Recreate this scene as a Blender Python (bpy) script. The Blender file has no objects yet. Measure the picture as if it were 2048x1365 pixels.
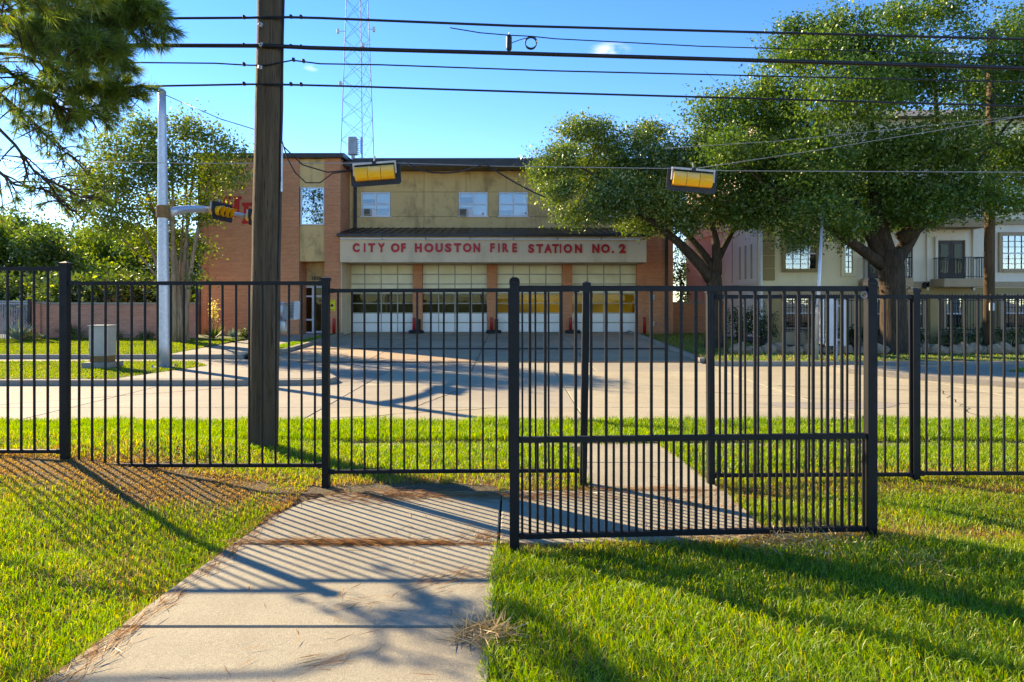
import bpy, math, random
import numpy as np
from mathutils import Vector, Matrix

# ------------------------------------------------------------------ camera, sky, sun
F = 1365.0            # focal length in photo pixels
EYE = 1.77
HOR = 603.0
C = bpy.context.scene.collection
sc = bpy.context.scene
cd = bpy.data.cameras.new('camera')
cam = bpy.data.objects.new('camera', cd); C.objects.link(cam)
cd.sensor_width = 36.0; cd.lens = F / 2048 * 36
cd.clip_start = 0.05; cd.clip_end = 3000
cam.location = (0, 0, EYE); cam.rotation_euler = (math.radians(90), 0, 0)
cd.shift_y = -(682.5 - HOR) / 2048
sc.camera = cam

SUN_EL = math.radians(26); SUN_AZ = math.radians(-51)
w = bpy.data.worlds.new('World'); sc.world = w; w.use_nodes = True
nt = w.node_tree; nt.nodes.clear()
sky = nt.nodes.new('ShaderNodeTexSky'); sky.sky_type = 'NISHITA'; sky.sun_disc = False
sky.sun_elevation = SUN_EL; sky.sun_rotation = SUN_AZ
sky.air_density = 0.6; sky.dust_density = 0.0; sky.ozone_density = 2.0; sky.altitude = 50
hs = nt.nodes.new('ShaderNodeHueSaturation'); hs.inputs['Saturation'].default_value = 1.33; hs.inputs['Hue'].default_value = 0.512
hs.inputs['Value'].default_value = 1.0
nt.links.new(sky.outputs[0], hs.inputs['Color'])
# small wisps of cloud, placed by direction in the sky
tc = nt.nodes.new('ShaderNodeTexCoord')
no = nt.nodes.new('ShaderNodeTexNoise'); no.inputs['Scale'].default_value = 26; no.inputs['Detail'].default_value = 6
mp = nt.nodes.new('ShaderNodeMapping'); mp.inputs['Scale'].default_value = (1, 1, 2.8)
nt.links.new(tc.outputs['Generated'], mp.inputs['Vector']); nt.links.new(mp.outputs[0], no.inputs['Vector'])
tot = None
for px, py, wd, am in ((1218, 101, 0.034, 0.34), (628, 137, 0.016, 0.3), (150, 200, 0.04, 0.5), (1905, 110, 0.03, 0.4)):
    d = Vector(((px - 1024) / F, 1, -(py - HOR) / F)).normalized()
    vm = nt.nodes.new('ShaderNodeVectorMath'); vm.operation = 'DISTANCE'; vm.inputs[1].default_value = (d.x, d.y, d.z * 2.8)
    nt.links.new(mp.outputs[0], vm.inputs[0])
    mr = nt.nodes.new('ShaderNodeMapRange'); mr.interpolation_type = 'SMOOTHSTEP'
    mr.inputs['From Min'].default_value = wd; mr.inputs['From Max'].default_value = wd * 0.15
    mr.inputs['To Max'].default_value = am
    nt.links.new(vm.outputs['Value'], mr.inputs['Value'])
    if tot is None: tot = mr.outputs[0]
    else:
        ad = nt.nodes.new('ShaderNodeMath'); ad.operation = 'ADD'
        nt.links.new(tot, ad.inputs[0]); nt.links.new(mr.outputs[0], ad.inputs[1]); tot = ad.outputs[0]
rp = nt.nodes.new('ShaderNodeMapRange'); rp.inputs['From Min'].default_value = 0.42; rp.inputs['From Max'].default_value = 0.7
nt.links.new(no.outputs['Fac'], rp.inputs['Value'])
mu = nt.nodes.new('ShaderNodeMath'); mu.operation = 'MULTIPLY'; mu.use_clamp = True
nt.links.new(tot, mu.inputs[0]); nt.links.new(rp.outputs[0], mu.inputs[1])
mx = nt.nodes.new('ShaderNodeMix'); mx.data_type = 'RGBA'
nt.links.new(mu.outputs[0], mx.inputs[0]); nt.links.new(hs.outputs[0], mx.inputs[6]); mx.inputs[7].default_value = (7.5, 7.3, 7.6, 1)
bg = nt.nodes.new('ShaderNodeBackground'); bg.inputs['Strength'].default_value = 0.14
nt.links.new(mx.outputs[2], bg.inputs['Color'])
wo = nt.nodes.new('ShaderNodeOutputWorld'); nt.links.new(bg.outputs[0], wo.inputs['Surface'])

sl = bpy.data.lights.new('sun', 'SUN'); sl.energy = 3.5; sl.angle = math.radians(0.53); sl.color = (1.0, 0.93, 0.83)
so = bpy.data.objects.new('sun', sl); C.objects.link(so); so.location = (-30, 30, 40)
TOSUN = Vector((math.sin(SUN_AZ) * math.cos(SUN_EL), math.cos(SUN_AZ) * math.cos(SUN_EL), math.sin(SUN_EL)))
so.rotation_euler = (-TOSUN).to_track_quat('-Z', 'Y').to_euler()
vs = sc.view_settings; vs.view_transform = 'Standard'; vs.look = 'None'; vs.gamma = 1; vs.exposure = 1.95; vs.use_curve_mapping = False
vs.use_white_balance = True; vs.white_balance_temperature = 9600; vs.white_balance_tint = 10   # camera set for the shade

RNG = np.random.default_rng(7); random.seed(7)
def PX(px, D): return (px - 1024) / F * D
def PZ(py, D): return EYE - (py - HOR) / F * D
def P(px, py, D): return Vector((PX(px, D), D, PZ(py, D)))

# ------------------------------------------------------------------ mesh helpers
class MB:
    def __init__(s): s.v = []; s.f = []
    def add(s, vs, fs):
        n = len(s.v); s.v += [tuple(p) for p in vs]; s.f += [tuple(i + n for i in f) for f in fs]; return s
    def box(s, x0, x1, y0, y1, z0, z1, b=0.0):
        if b <= 0:
            return s.add([(x0,y0,z0),(x1,y0,z0),(x1,y1,z0),(x0,y1,z0),(x0,y0,z1),(x1,y0,z1),(x1,y1,z1),(x0,y1,z1)],
                  [(0,3,2,1),(4,5,6,7),(0,1,5,4),(1,2,6,5),(2,3,7,6),(3,0,4,7)])
        # bevelled box: 24 verts
        vs = []; idx = {}
        for i, x in enumerate((x0, x1)):
            for j, y in enumerate((y0, y1)):
                for k, z in enumerate((z0, z1)):
                    sx, sy, sz = (b if i == 0 else -b), (b if j == 0 else -b), (b if k == 0 else -b)
                    idx[(i,j,k,0)] = len(vs); vs.append((x, y + sy, z + sz))
                    idx[(i,j,k,1)] = len(vs); vs.append((x + sx, y, z + sz))
                    idx[(i,j,k,2)] = len(vs); vs.append((x + sx, y + sy, z))
        fs = []
        g = lambda i,j,k,a: idx[(i,j,k,a)]
        for i in (0,1): fs.append((g(i,0,0,0), g(i,1,0,0), g(i,1,1,0), g(i,0,1,0)))
        for j in (0,1): fs.append((g(0,j,0,1), g(1,j,0,1), g(1,j,1,1), g(0,j,1,1)))
        for k in (0,1): fs.append((g(0,0,k,2), g(1,0,k,2), g(1,1,k,2), g(0,1,k,2)))
        for j in (0,1):
            for k in (0,1): fs.append((g(0,j,k,1), g(1,j,k,1), g(1,j,k,2), g(0,j,k,2)))
        for i in (0,1):
            for k in (0,1): fs.append((g(i,0,k,0), g(i,1,k,0), g(i,1,k,2), g(i,0,k,2)))
        for i in (0,1):
            for j in (0,1): fs.append((g(i,j,0,0), g(i,j,1,0), g(i,j,1,1), g(i,j,0,1)))
        for i in (0,1):
            for j in (0,1):
                for k in (0,1): fs.append((g(i,j,k,0), g(i,j,k,1), g(i,j,k,2)))
        return s.add(vs, fs)
    def prism(s, poly, z0, z1):
        n = len(poly); vs = [(x, y, z0) for x, y in poly] + [(x, y, z1) for x, y in poly]
        fs = [tuple(range(n - 1, -1, -1)), tuple(range(n, 2 * n))]
        fs += [(i, (i + 1) % n, n + (i + 1) % n, n + i) for i in range(n)]
        return s.add(vs, fs)
    def prism_xz(s, poly, y0, y1):
        n = len(poly); vs = [(x, y0, z) for x, z in poly] + [(x, y1, z) for x, z in poly]
        fs = [tuple(range(n)), tuple(range(2 * n - 1, n - 1, -1))]
        fs += [(i, n + i, n + (i + 1) % n, (i + 1) % n) for i in range(n)]
        return s.add(vs, fs)
    def prism_yz(s, poly, x0, x1):
        n = len(poly); vs = [(x0, y, z) for y, z in poly] + [(x1, y, z) for y, z in poly]
        fs = [tuple(range(n)), tuple(range(2 * n - 1, n - 1, -1))]
        fs += [(i, n + i, n + (i + 1) % n, (i + 1) % n) for i in range(n)]
        return s.add(vs, fs)
    def tube(s, pts, rad, n=8, cap=True):
        pts = [Vector(p) for p in pts]; m = len(pts)
        if not hasattr(rad, '__len__'): rad = [rad] * m
        vs = []; u = None
        for i in range(m):
            t = (pts[min(i + 1, m - 1)] - pts[max(i - 1, 0)])
            if t.length < 1e-9: t = Vector((0, 0, 1))
            t.normalize()
            if u is None:
                u = t.cross(Vector((0.13, 0.31, 0.94)) if abs(t.z) < 0.9 else Vector((0, 1, 0)))
            u = (u - t * u.dot(t))
            if u.length < 1e-6: u = t.orthogonal()
            u.normalize(); v = t.cross(u)
            for k in range(n):
                a = 2 * math.pi * k / n
                vs.append(pts[i] + (u * math.cos(a) + v * math.sin(a)) * rad[i])
        fs = []
        for i in range(m - 1):
            for k in range(n):
                k2 = (k + 1) % n
                fs.append((i * n + k, i * n + k2, (i + 1) * n + k2, (i + 1) * n + k))
        if cap: fs += [tuple(range(n - 1, -1, -1)), tuple((m - 1) * n + k for k in range(n))]
        return s.add(vs, fs)
    def bar(s, a, b, wx, wz):
        a = Vector(a); b = Vector(b); t = (b - a).normalized()
        up = Vector((0, 0, 1)) if abs(t.z) < 0.95 else Vector((0, 1, 0))
        r = t.cross(up).normalized(); u = r.cross(t)
        vs = []
        for p in (a, b):
            for sx, sz in ((-1,-1),(1,-1),(1,1),(-1,1)): vs.append(p + r * sx * wx / 2 + u * sz * wz / 2)
        return s.add(vs, [(0,1,2,3),(7,6,5,4),(0,4,5,1),(1,5,6,2),(2,6,7,3),(3,7,4,0)])
    def lathe(s, prof, c=(0,0,0), n=16):
        vs = []; fs = []; m = len(prof)
        for r, z in prof:
            for k in range(n):
                a = 2 * math.pi * k / n; vs.append((c[0] + r * math.cos(a), c[1] + r * math.sin(a), c[2] + z))
        for i in range(m - 1):
            for k in range(n):
                k2 = (k + 1) % n; fs.append((i*n+k, i*n+k2, (i+1)*n+k2, (i+1)*n+k))
        fs += [tuple(range(n - 1, -1, -1)), tuple((m - 1) * n + k for k in range(n))]
        return s.add(vs, fs)
    def rot(s, ax, ang, c):
        M = Matrix.Translation(Vector(c)) @ Matrix.Rotation(ang, 4, ax) @ Matrix.Translation(-Vector(c))
        s.v = [tuple(M @ Vector(p)) for p in s.v]; return s

def root_of(o):
    while o.parent: o = o.parent
    return o
def mesh_of(mb, off, name, mat, smooth=False):
    me = bpy.data.meshes.new(name)
    v = [(p[0] - off[0], p[1] - off[1], p[2] - off[2]) for p in mb.v]
    me.from_pydata(v, [], mb.f)
    if smooth: me.polygons.foreach_set('use_smooth', [True] * len(me.polygons))
    me.materials.append(mat); me.update()
    return me
def recalc(me):
    import bmesh
    bm = bmesh.new(); bm.from_mesh(me); bmesh.ops.recalc_face_normals(bm, faces=bm.faces); bm.to_mesh(me); bm.free()
def build(name, mb, mat, parent=None, smooth=False, base=None, kind=None):
    """one mesh object; coordinates are world coordinates"""
    off = Vector(base) if base is not None else Vector((0, 0, 0))
    if parent is not None: off = BASE[root_of(parent).name]
    me = mesh_of(mb, off, name, mat, smooth); recalc(me)
    o = bpy.data.objects.new(name, me); C.objects.link(o)
    if parent is not None: o.parent = parent
    else: o.location = off; BASE[o.name] = Vector(off)
    if kind: o['kind'] = kind
    return o
BASE = {}
def thing(name, label, cat, base, group=None):
    o = bpy.data.objects.new(name, None); C.objects.link(o); o.location = base; BASE[o.name] = Vector(base)
    o.empty_display_size = 0.2
    return tag(o, label, cat, group)
def tag(o, label, cat, group=None):
    o['label'] = label; o['category'] = cat
    if group: o['group'] = group
    return o
def struct(name, mb, mat, smooth=False):
    o = build(name, mb, mat, smooth=smooth); o['kind'] = 'structure'; return o
def inst(name, me, parent, loc, rot=None):
    o = bpy.data.objects.new(name, me); C.objects.link(o); o.parent = parent
    o.location = Vector(loc) - BASE[root_of(parent).name]
    if rot: o.rotation_euler = rot
    return o

# ------------------------------------------------------------------ materials
def newmat(name):
    m = bpy.data.materials.new(name); m.use_nodes = True; t = m.node_tree; t.nodes.clear()
    out = t.nodes.new('ShaderNodeOutputMaterial')
    return m, t, out
def objvec(t, rnd=True):
    c = t.nodes.new('ShaderNodeTexCoord')
    if not rnd: return c.outputs['Object']
    oi = t.nodes.new('ShaderNodeObjectInfo')
    ml = t.nodes.new('ShaderNodeMath'); ml.operation = 'MULTIPLY'; ml.inputs[1].default_value = 37.0
    t.links.new(oi.outputs['Random'], ml.inputs[0])
    a = t.nodes.new('ShaderNodeVectorMath'); a.operation = 'ADD'
    t.links.new(c.outputs['Object'], a.inputs[0]); t.links.new(ml.outputs[0], a.inputs[1])
    return a.outputs[0]
def noise(t, vec, scale, detail=5, rough=0.55, stretch=None):
    if stretch:
        mp = t.nodes.new('ShaderNodeMapping'); mp.inputs['Scale'].default_value = stretch
        t.links.new(vec, mp.inputs['Vector']); vec = mp.outputs[0]
    n = t.nodes.new('ShaderNodeTexNoise'); n.inputs['Scale'].default_value = scale
    n.inputs['Detail'].default_value = detail; n.inputs['Roughness'].default_value = rough
    t.links.new(vec, n.inputs['Vector']); return n.outputs['Fac']
def rng(t, v, a, b, lo=0.0, hi=1.0):
    m = t.nodes.new('ShaderNodeMapRange'); m.inputs['From Min'].default_value = a; m.inputs['From Max'].default_value = b
    m.inputs['To Min'].default_value = lo; m.inputs['To Max'].default_value = hi
    t.links.new(v, m.inputs['Value']); return m.outputs[0]
def mixc(t, fac, a, b, mode='MIX'):
    m = t.nodes.new('ShaderNodeMix'); m.data_type = 'RGBA'; m.blend_type = mode
    if isinstance(fac, (int, float)): m.inputs[0].default_value = fac
    else: t.links.new(fac, m.inputs[0])
    for i, x in ((6, a), (7, b)):
        if isinstance(x, (tuple, list)): m.inputs[i].default_value = (*x[:3], 1)
        else: t.links.new(x, m.inputs[i])
    return m.outputs[2]
def bumpn(t, h, s, d=0.01):
    b = t.nodes.new('ShaderNodeBump'); b.inputs['Strength'].default_value = s; b.inputs['Distance'].default_value = d
    t.links.new(h, b.inputs['Height']); return b.outputs[0]
def princ(t, out, col, rough=0.6, metal=0.0, spec=0.5, normal=None):
    p = t.nodes.new('ShaderNodeBsdfPrincipled')
    if isinstance(col, (tuple, list)): p.inputs['Base Color'].default_value = (*col[:3], 1)
    else: t.links.new(col, p.inputs['Base Color'])
    if isinstance(rough, (int, float)): p.inputs['Roughness'].default_value = rough
    else: t.links.new(rough, p.inputs['Roughness'])
    p.inputs['Metallic'].default_value = metal; p.inputs['Specular IOR Level'].default_value = spec
    if normal is not None: t.links.new(normal, p.inputs['Normal'])
    t.links.new(p.outputs[0], out.inputs['Surface']); return p
def mat(name, col, rough=0.6, col2=None, var=0.35, scale=3.0, fine=0.1, fscale=60, bump=0.15, bscale=90, metal=0.0, spec=0.4, stretch=None, bd=0.006):
    m, t, out = newmat(name); v = objvec(t)
    if col2 is None: col2 = tuple(c * (1 - var) for c in col)
    n1 = noise(t, v, scale, 6, 0.6, stretch)
    c = mixc(t, rng(t, n1, 0.32, 0.7), col, col2)
    n2 = noise(t, v, fscale, 3, 0.6, stretch)
    c = mixc(t, rng(t, n2, 0.4, 0.75, 0, fine), c, tuple(x * 0.35 for x in col))
    nb = noise(t, v, bscale, 3, 0.6, stretch)
    princ(t, out, c, rng(t, n1, 0.2, 0.8, max(0.05, rough - 0.08), min(1, rough + 0.1)), metal, spec, bumpn(t, nb, bump, bd) if bump else None)
    return m
def concrete(name, col, stain=0.35, tint=(0.30, 0.27, 0.22), big=0.35, bump=0.35):
    m, t, out = newmat(name); v = objvec(t)
    n1 = noise(t, v, big, 7, 0.62); n2 = noise(t, v, 2.3, 6, 0.6); n3 = noise(t, v, 160, 2, 0.6); n4 = noise(t, v, 38, 4, 0.65)
    c = mixc(t, rng(t, n1, 0.35, 0.68, 0, stain), col, tint)
    c = mixc(t, rng(t, n2, 0.48, 0.75, 0, 0.45), c, tuple(x * 0.62 for x in col))
    c = mixc(t, rng(t, n2, 0.25, 0.45, 0.25, 0), c, tuple(min(1, x * 1.25) for x in col))
    c = mixc(t, rng(t, n3, 0.46, 0.62, 0, 0.6), c, tuple(x * 0.45 for x in col))
    c = mixc(t, rng(t, n3, 0.3, 0.42, 0.35, 0), c, tuple(min(1, x * 1.5) for x in col))
    c = mixc(t, rng(t, n4, 0.5, 0.7, 0, 0.45), c, tuple(x * 0.55 for x in col))
    ad = t.nodes.new('ShaderNodeMath'); ad.operation = 'ADD'; t.links.new(n3, ad.inputs[0]); t.links.new(n4, ad.inputs[1])
    princ(t, out, c, 0.86, 0, 0.25, bumpn(t, ad.outputs[0], bump, 0.004)); return m
def brickmat(name, c1, c2, mortar, soot=0.35):
    m, t, out = newmat(name); c = t.nodes.new('ShaderNodeTexCoord')
    sp = t.nodes.new('ShaderNodeSeparateXYZ'); t.links.new(c.outputs['Object'], sp.inputs[0])
    ad = t.nodes.new('ShaderNodeMath'); ad.operation = 'ADD'; t.links.new(sp.outputs[0], ad.inputs[0]); t.links.new(sp.outputs[1], ad.inputs[1])
    cb = t.nodes.new('ShaderNodeCombineXYZ'); t.links.new(ad.outputs[0], cb.inputs[0]); t.links.new(sp.outputs[2], cb.inputs[1])
    b = t.nodes.new('ShaderNodeTexBrick'); t.links.new(cb.outputs[0], b.inputs['Vector'])
    b.inputs['Scale'].default_value = 1.0; b.inputs['Brick Width'].default_value = 0.215; b.inputs['Row Height'].default_value = 0.073
    b.inputs['Mortar Size'].default_value = 0.008; b.inputs['Mortar Smooth'].default_value = 0.2; b.inputs['Bias'].default_value = -0.1
    b.inputs['Color1'].default_value = (*c1, 1); b.inputs['Color2'].default_value = (*c2, 1); b.inputs['Mortar'].default_value = (*mortar, 1)
    n1 = noise(t, c.outputs['Object'], 0.55, 7, 0.62); n2 = noise(t, c.outputs['Object'], 9, 4, 0.6)
    n3 = noise(t, c.outputs['Object'], 1.0, 4, 0.6, (0.5, 0.5, 9))
    col = mixc(t, rng(t, n1, 0.42, 0.72, 0, soot), b.outputs['Color'], tuple(x * 0.5 for x in c2))
    col = mixc(t, rng(t, n2, 0.4, 0.7, 0, 0.35), col, tuple(x * 0.62 for x in c1))
    col = mixc(t, rng(t, n3, 0.45, 0.7, 0, 0.35), col, tuple(min(1, x * 1.3) for x in c1))
    princ(t, out, col, 0.9, 0, 0.2, bumpn(t, b.outputs['Fac'], -0.5, 0.01)); return m
def leafmat(name, trans=0.45, gloss=0.08, grough=0.4):
    m, t, out = newmat(name)
    a = t.nodes.new('ShaderNodeVertexColor'); a.layer_name = 'Col'
    d = t.nodes.new('ShaderNodeBsdfDiffuse'); t.links.new(a.outputs[0], d.inputs[0])
    tr = t.nodes.new('ShaderNodeBsdfTranslucent')
    yl = mixc(t, 1.0, a.outputs[0], (1.5, 1.35, 0.45), 'MULTIPLY'); t.links.new(yl, tr.inputs[0])
    ms = t.nodes.new('ShaderNodeMixShader'); ms.inputs[0].default_value = trans
    t.links.new(d.outputs[0], ms.inputs[1]); t.links.new(tr.outputs[0], ms.inputs[2])
    g = t.nodes.new('ShaderNodeBsdfGlossy'); g.inputs['Roughness'].default_value = grough; g.inputs[0].default_value = (0.9, 0.95, 0.85, 1)
    m2 = t.nodes.new('ShaderNodeMixShader'); m2.inputs[0].default_value = gloss
    t.links.new(ms.outputs[0], m2.inputs[1]); t.links.new(g.outputs[0], m2.inputs[2]); t.links.new(m2.outputs[0], out.inputs['Surface'])
    return m
def glassmat(name, tint=(0.8, 0.85, 0.85), refl=0.3, ior=1.5):
    m, t, out = newmat(name)
    tr = t.nodes.new('ShaderNodeBsdfTransparent'); tr.inputs[0].default_value = (*tint, 1)
    g = t.nodes.new('ShaderNodeBsdfGlossy'); g.inputs['Roughness'].default_value = 0.02; g.inputs[0].default_value = (0.95, 0.97, 1, 1)
    v = objvec(t); n = noise(t, v, 1.3, 2); t.links.new(bumpn(t, n, 0.15, 0.02), g.inputs['Normal'])
    fr = t.nodes.new('ShaderNodeFresnel'); fr.inputs[0].default_value = ior
    a = t.nodes.new('ShaderNodeMath'); a.operation = 'ADD'; a.use_clamp = True; a.inputs[1].default_value = refl; t.links.new(fr.outputs[0], a.inputs[0])
    ms = t.nodes.new('ShaderNodeMixShader'); t.links.new(a.outputs[0], ms.inputs[0]); t.links.new(tr.outputs[0], ms.inputs[1]); t.links.new(g.outputs[0], ms.inputs[2])
    t.links.new(ms.outputs[0], out.inputs['Surface']); return m
def emitmat(name, col, s, base=(0.3, 0.25, 0.1)):
    m, t, out = newmat(name); v = objvec(t); n = noise(t, v, 0.5, 2)
    p = princ(t, out, base, 0.7)
    c = mixc(t, rng(t, n, 0.35, 0.65), col, tuple(x * 0.35 for x in col))
    t.links.new(c, p.inputs['Emission Color']); p.inputs['Emission Strength'].default_value = s; return m

M = {}
M['fence'] = mat('black_powder_coat', (0.005, 0.006, 0.008), 0.52, var=0.4, scale=9, bump=0.03, spec=0.28)
M['brick'] = brickmat('station_brick', (0.64, 0.235, 0.105), (0.52, 0.175, 0.08), (0.5, 0.31, 0.19))
M['brickpink'] = brickmat('garden_wall_brick', (0.58, 0.235, 0.155), (0.46, 0.17, 0.115), (0.48, 0.35, 0.26), 0.5)
def stucco(name, col, stain=0.6):
    m, t, out = newmat(name); v = objvec(t, False)
    a = noise(t, v, 1.0, 9, 0.74); b = noise(t, v, 0.9, 7, 0.7, (1.6, 1.6, 0.3)); f = noise(t, v, 120, 2)
    c = mixc(t, rng(t, a, 0.5, 0.68, 0, stain), col, tuple(x * 0.42 for x in col))
    c = mixc(t, rng(t, b, 0.52, 0.7, 0, stain * 0.9), c, tuple(x * 0.33 for x in col))
    c = mixc(t, rng(t, b, 0.25, 0.42, 0.3, 0), c, tuple(min(1, x * 1.2) for x in col))
    princ(t, out, c, 0.9, 0, 0.2, bumpn(t, f, 0.25, 0.004)); return m
M['stucco'] = stucco('stained_tan_stucco', (0.66, 0.43, 0.19), 0.72)
M['fascia'] = stucco('beige_fascia_stucco', (0.68, 0.50, 0.32), 0.28)
M['cream'] = stucco('cream_stucco', (0.80, 0.66, 0.42), 0.15)
M['pinkst'] = stucco('pink_cream_stucco', (0.66, 0.49, 0.38), 0.15)
M['whitest'] = stucco('white_stucco', (0.80, 0.70, 0.56), 0.15)
M['gold'] = stucco('gold_trim_stucco', (0.34, 0.24, 0.11), 0.2)
M['tantrim'] = stucco('tan_trim_stucco', (0.46, 0.32, 0.20), 0.2)
M['roofmetal'] = mat('dark_bronze_metal', (0.035, 0.032, 0.032), 0.4, bump=0.05, metal=0.3)
M['roofgrey'] = mat('grey_shingle', (0.2, 0.19, 0.18), 0.9)
M['white'] = mat('white_paint', (0.72, 0.72, 0.72), 0.5, var=0.12, bump=0.03)
M['doorpanel'] = mat('white_door_panel', (0.82, 0.80, 0.74), 0.5, col2=(0.74, 0.72, 0.64), scale=1.2, fine=0.05, bump=0.04)
M['dooryellow'] = mat('yellowed_door_panel', (0.82, 0.75, 0.50), 0.5, col2=(0.70, 0.61, 0.36), scale=1.2, fine=0.05, bump=0.04)
M['doorrail'] = mat('door_rail_shadow_grey', (0.40, 0.37, 0.28), 0.5, bump=0.03)  # dark tone paints in the shadow lines between door panels
M['red'] = mat('red_sign_paint', (0.58, 0.008, 0.02), 0.45, var=0.25, bump=0.05)
M['redp'] = mat('red_wall_paint', (0.6, 0.02, 0.012), 0.7, var=0.3, scale=7, bump=0.1)
M['redbol'] = mat('red_bollard_paint', (0.5, 0.015, 0.015), 0.35, var=0.3, bump=0.05)
M['glass'] = glassmat('window_glass', refl=0.08)
M['glassdark'] = glassmat('door_glass', (0.7, 0.72, 0.6), refl=0.0, ior=1.22)
M['mirror'] = glassmat('reflecting_window_glass', (0.5, 0.55, 0.5), refl=0.55)
M['dark'] = mat('dark_interior', (0.035, 0.033, 0.028), 0.9)
M['olive'] = mat('bay_interior', (0.24, 0.22, 0.13), 0.9, scale=0.8)
M['warmbay'] = emitmat('glowing_bay_interior', (0.70, 0.46, 0.06), 0.11)  # back wall itself glows, standing in for light inside the bays
M['blind'] = mat('white_blind', (0.68, 0.70, 0.70), 0.7, var=0.1, bump=0)
M['acgrey'] = mat('air_conditioner_grey', (0.55, 0.54, 0.5), 0.6)
M['grille'] = mat('grille_brown', (0.16, 0.13, 0.1), 0.7)
M['galv'] = mat('galvanised_steel', (0.52, 0.55, 0.58), 0.42, col2=(0.42, 0.45, 0.48), scale=14, bump=0.05, metal=0.5)
M['galvd'] = mat('dull_galvanised_steel', (0.33, 0.36, 0.4), 0.5, bump=0.05, metal=0.4)
M['rust'] = mat('rusty_clamp', (0.24, 0.13, 0.04), 0.7, scale=8)
M['sigyel'] = mat('faded_signal_yellow', (0.90, 0.42, 0.006), 0.4, col2=(0.85, 0.42, 0.03), scale=4, bump=0.03)
M['sigfade'] = mat('sun_bleached_signal_yellow', (0.85, 0.50, 0.17), 0.6, col2=(0.85, 0.45, 0.08), scale=5, bump=0.03)
M['black'] = mat('matt_black', (0.014, 0.015, 0.018), 0.5, bump=0.04)
M['rubber'] = mat('black_rubber', (0.02, 0.02, 0.02), 0.8)
M['lensdark'] = mat('signal_lens', (0.10, 0.03, 0.01), 0.3)
M['cable'] = mat('cable_black', (0.012, 0.012, 0.014), 0.5, bump=0)
M['steelwire'] = mat('steel_strand', (0.35, 0.36, 0.36), 0.4, bump=0, metal=0.6)
m_, t_, o_ = newmat('weathered_pole_wood'); v_ = objvec(t_, False)
a_ = noise(t_, v_, 5, 7, 0.7, (4, 4, 0.22)); b_ = noise(t_, v_, 1.0, 5, 0.6, (1, 1, 0.5)); c_ = noise(t_, v_, 22, 4, 0.6, (3, 3, 0.12))
cc_ = mixc(t_, rng(t_, a_, 0.3, 0.7), (0.15, 0.098, 0.056), (0.055, 0.036, 0.022)); cc_ = mixc(t_, rng(t_, b_, 0.45, 0.75, 0, 0.6), cc_, (0.17, 0.125, 0.08))
cc_ = mixc(t_, rng(t_, c_, 0.58, 0.66, 0, 0.85), cc_, (0.015, 0.011, 0.008))
princ(t_, o_, cc_, 0.88, 0, 0.2, bumpn(t_, c_, 0.8, 0.02)); M['polewood'] = m_
def barkmat(name, c1, c2):
    m, t, out = newmat(name); v = objvec(t, False)
    a = noise(t, v, 6, 6, 0.65, (3, 3, 0.5)); b = noise(t, v, 1.5, 4)
    c = mixc(t, rng(t, a, 0.35, 0.65), c1, c2); c = mixc(t, rng(t, b, 0.5, 0.7, 0, 0.4), c, tuple(x * 0.5 for x in c2))
    princ(t, out, c, 0.92, 0, 0.15, bumpn(t, a, 0.8, 0.03)); return m
M['bark'] = barkmat('oak_bark', (0.085, 0.06, 0.04), (0.03, 0.022, 0.015))
M['barkpale'] = barkmat('crape_myrtle_bark', (0.40, 0.28, 0.17), (0.24, 0.15, 0.09))
M['barkpine'] = barkmat('pine_bark', (0.11, 0.075, 0.055), (0.04, 0.028, 0.022))
M['leaf'] = leafmat('oak_leaves', 0.45, 0.03, 0.4)
M['leafglint'] = leafmat('glossy_oak_leaves', 0.42, 0.06, 0.35)
M['leafbright'] = leafmat('backlit_leaves', 0.5, 0.05)
M['needle'] = leafmat('pine_needles', 0.5, 0.05)
M['towersteel'] = mat('dark_tower_steel', (0.05, 0.055, 0.065), 0.6, bump=0)
M['blade'] = leafmat('grass_blades', 0.55, 0.03, 0.45)
M['dryneedle'] = leafmat('dry_needles', 0.2, 0.04)
M['agave'] = leafmat('agave_leaves', 0.15, 0.08)
M['path'] = concrete('path_concrete', (0.385, 0.35, 0.25), 0.65, (0.27, 0.225, 0.15), 1.1, 0.6)
M['street'] = concrete('street_concrete', (0.46, 0.405, 0.27), 0.8, (0.33, 0.275, 0.19), 0.4, 0.4)
M['streetgrey'] = concrete('grey_street_concrete', (0.40, 0.36, 0.265), 0.8, (0.29, 0.24, 0.175), 0.4, 0.4)
M['patch'] = concrete('grey_road_patch', (0.33, 0.29, 0.235), 0.3)
M['apron'] = concrete('apron_concrete', (0.52, 0.375, 0.23), 0.85, (0.29, 0.20, 0.12), 0.45, 0.35)
M['kerb'] = concrete('kerb_concrete', (0.36, 0.315, 0.245), 0.6, (0.2, 0.17, 0.13), 0.9)
M['joint'] = mat('joint_filler', (0.03, 0.027, 0.022), 0.95)
M['soil'] = mat('lawn_soil', (0.115, 0.08, 0.045), 0.95, col2=(0.16, 0.125, 0.055), scale=2.2, fscale=120, fine=0.6, bump=0.7, bscale=45, bd=0.02)
M['turfsoil'] = mat('turf_base', (0.085, 0.12, 0.02), 0.95, col2=(0.06, 0.085, 0.018), scale=2, fine=0.5, bump=0.6, bscale=40, bd=0.02)
M['mulch'] = mat('mulch', (0.055, 0.038, 0.026), 0.95, scale=5, fine=0.6, bump=0.8, bscale=30, bd=0.03)
M['rock'] = mat('limestone_rock', (0.36, 0.26, 0.17), 0.9, col2=(0.20, 0.145, 0.10), scale=4, bump=0.6, bscale=12, bd=0.03)
M['ground'] = mat('bare_ground', (0.14, 0.12, 0.07), 0.95, scale=0.5, bump=0.3)
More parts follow.
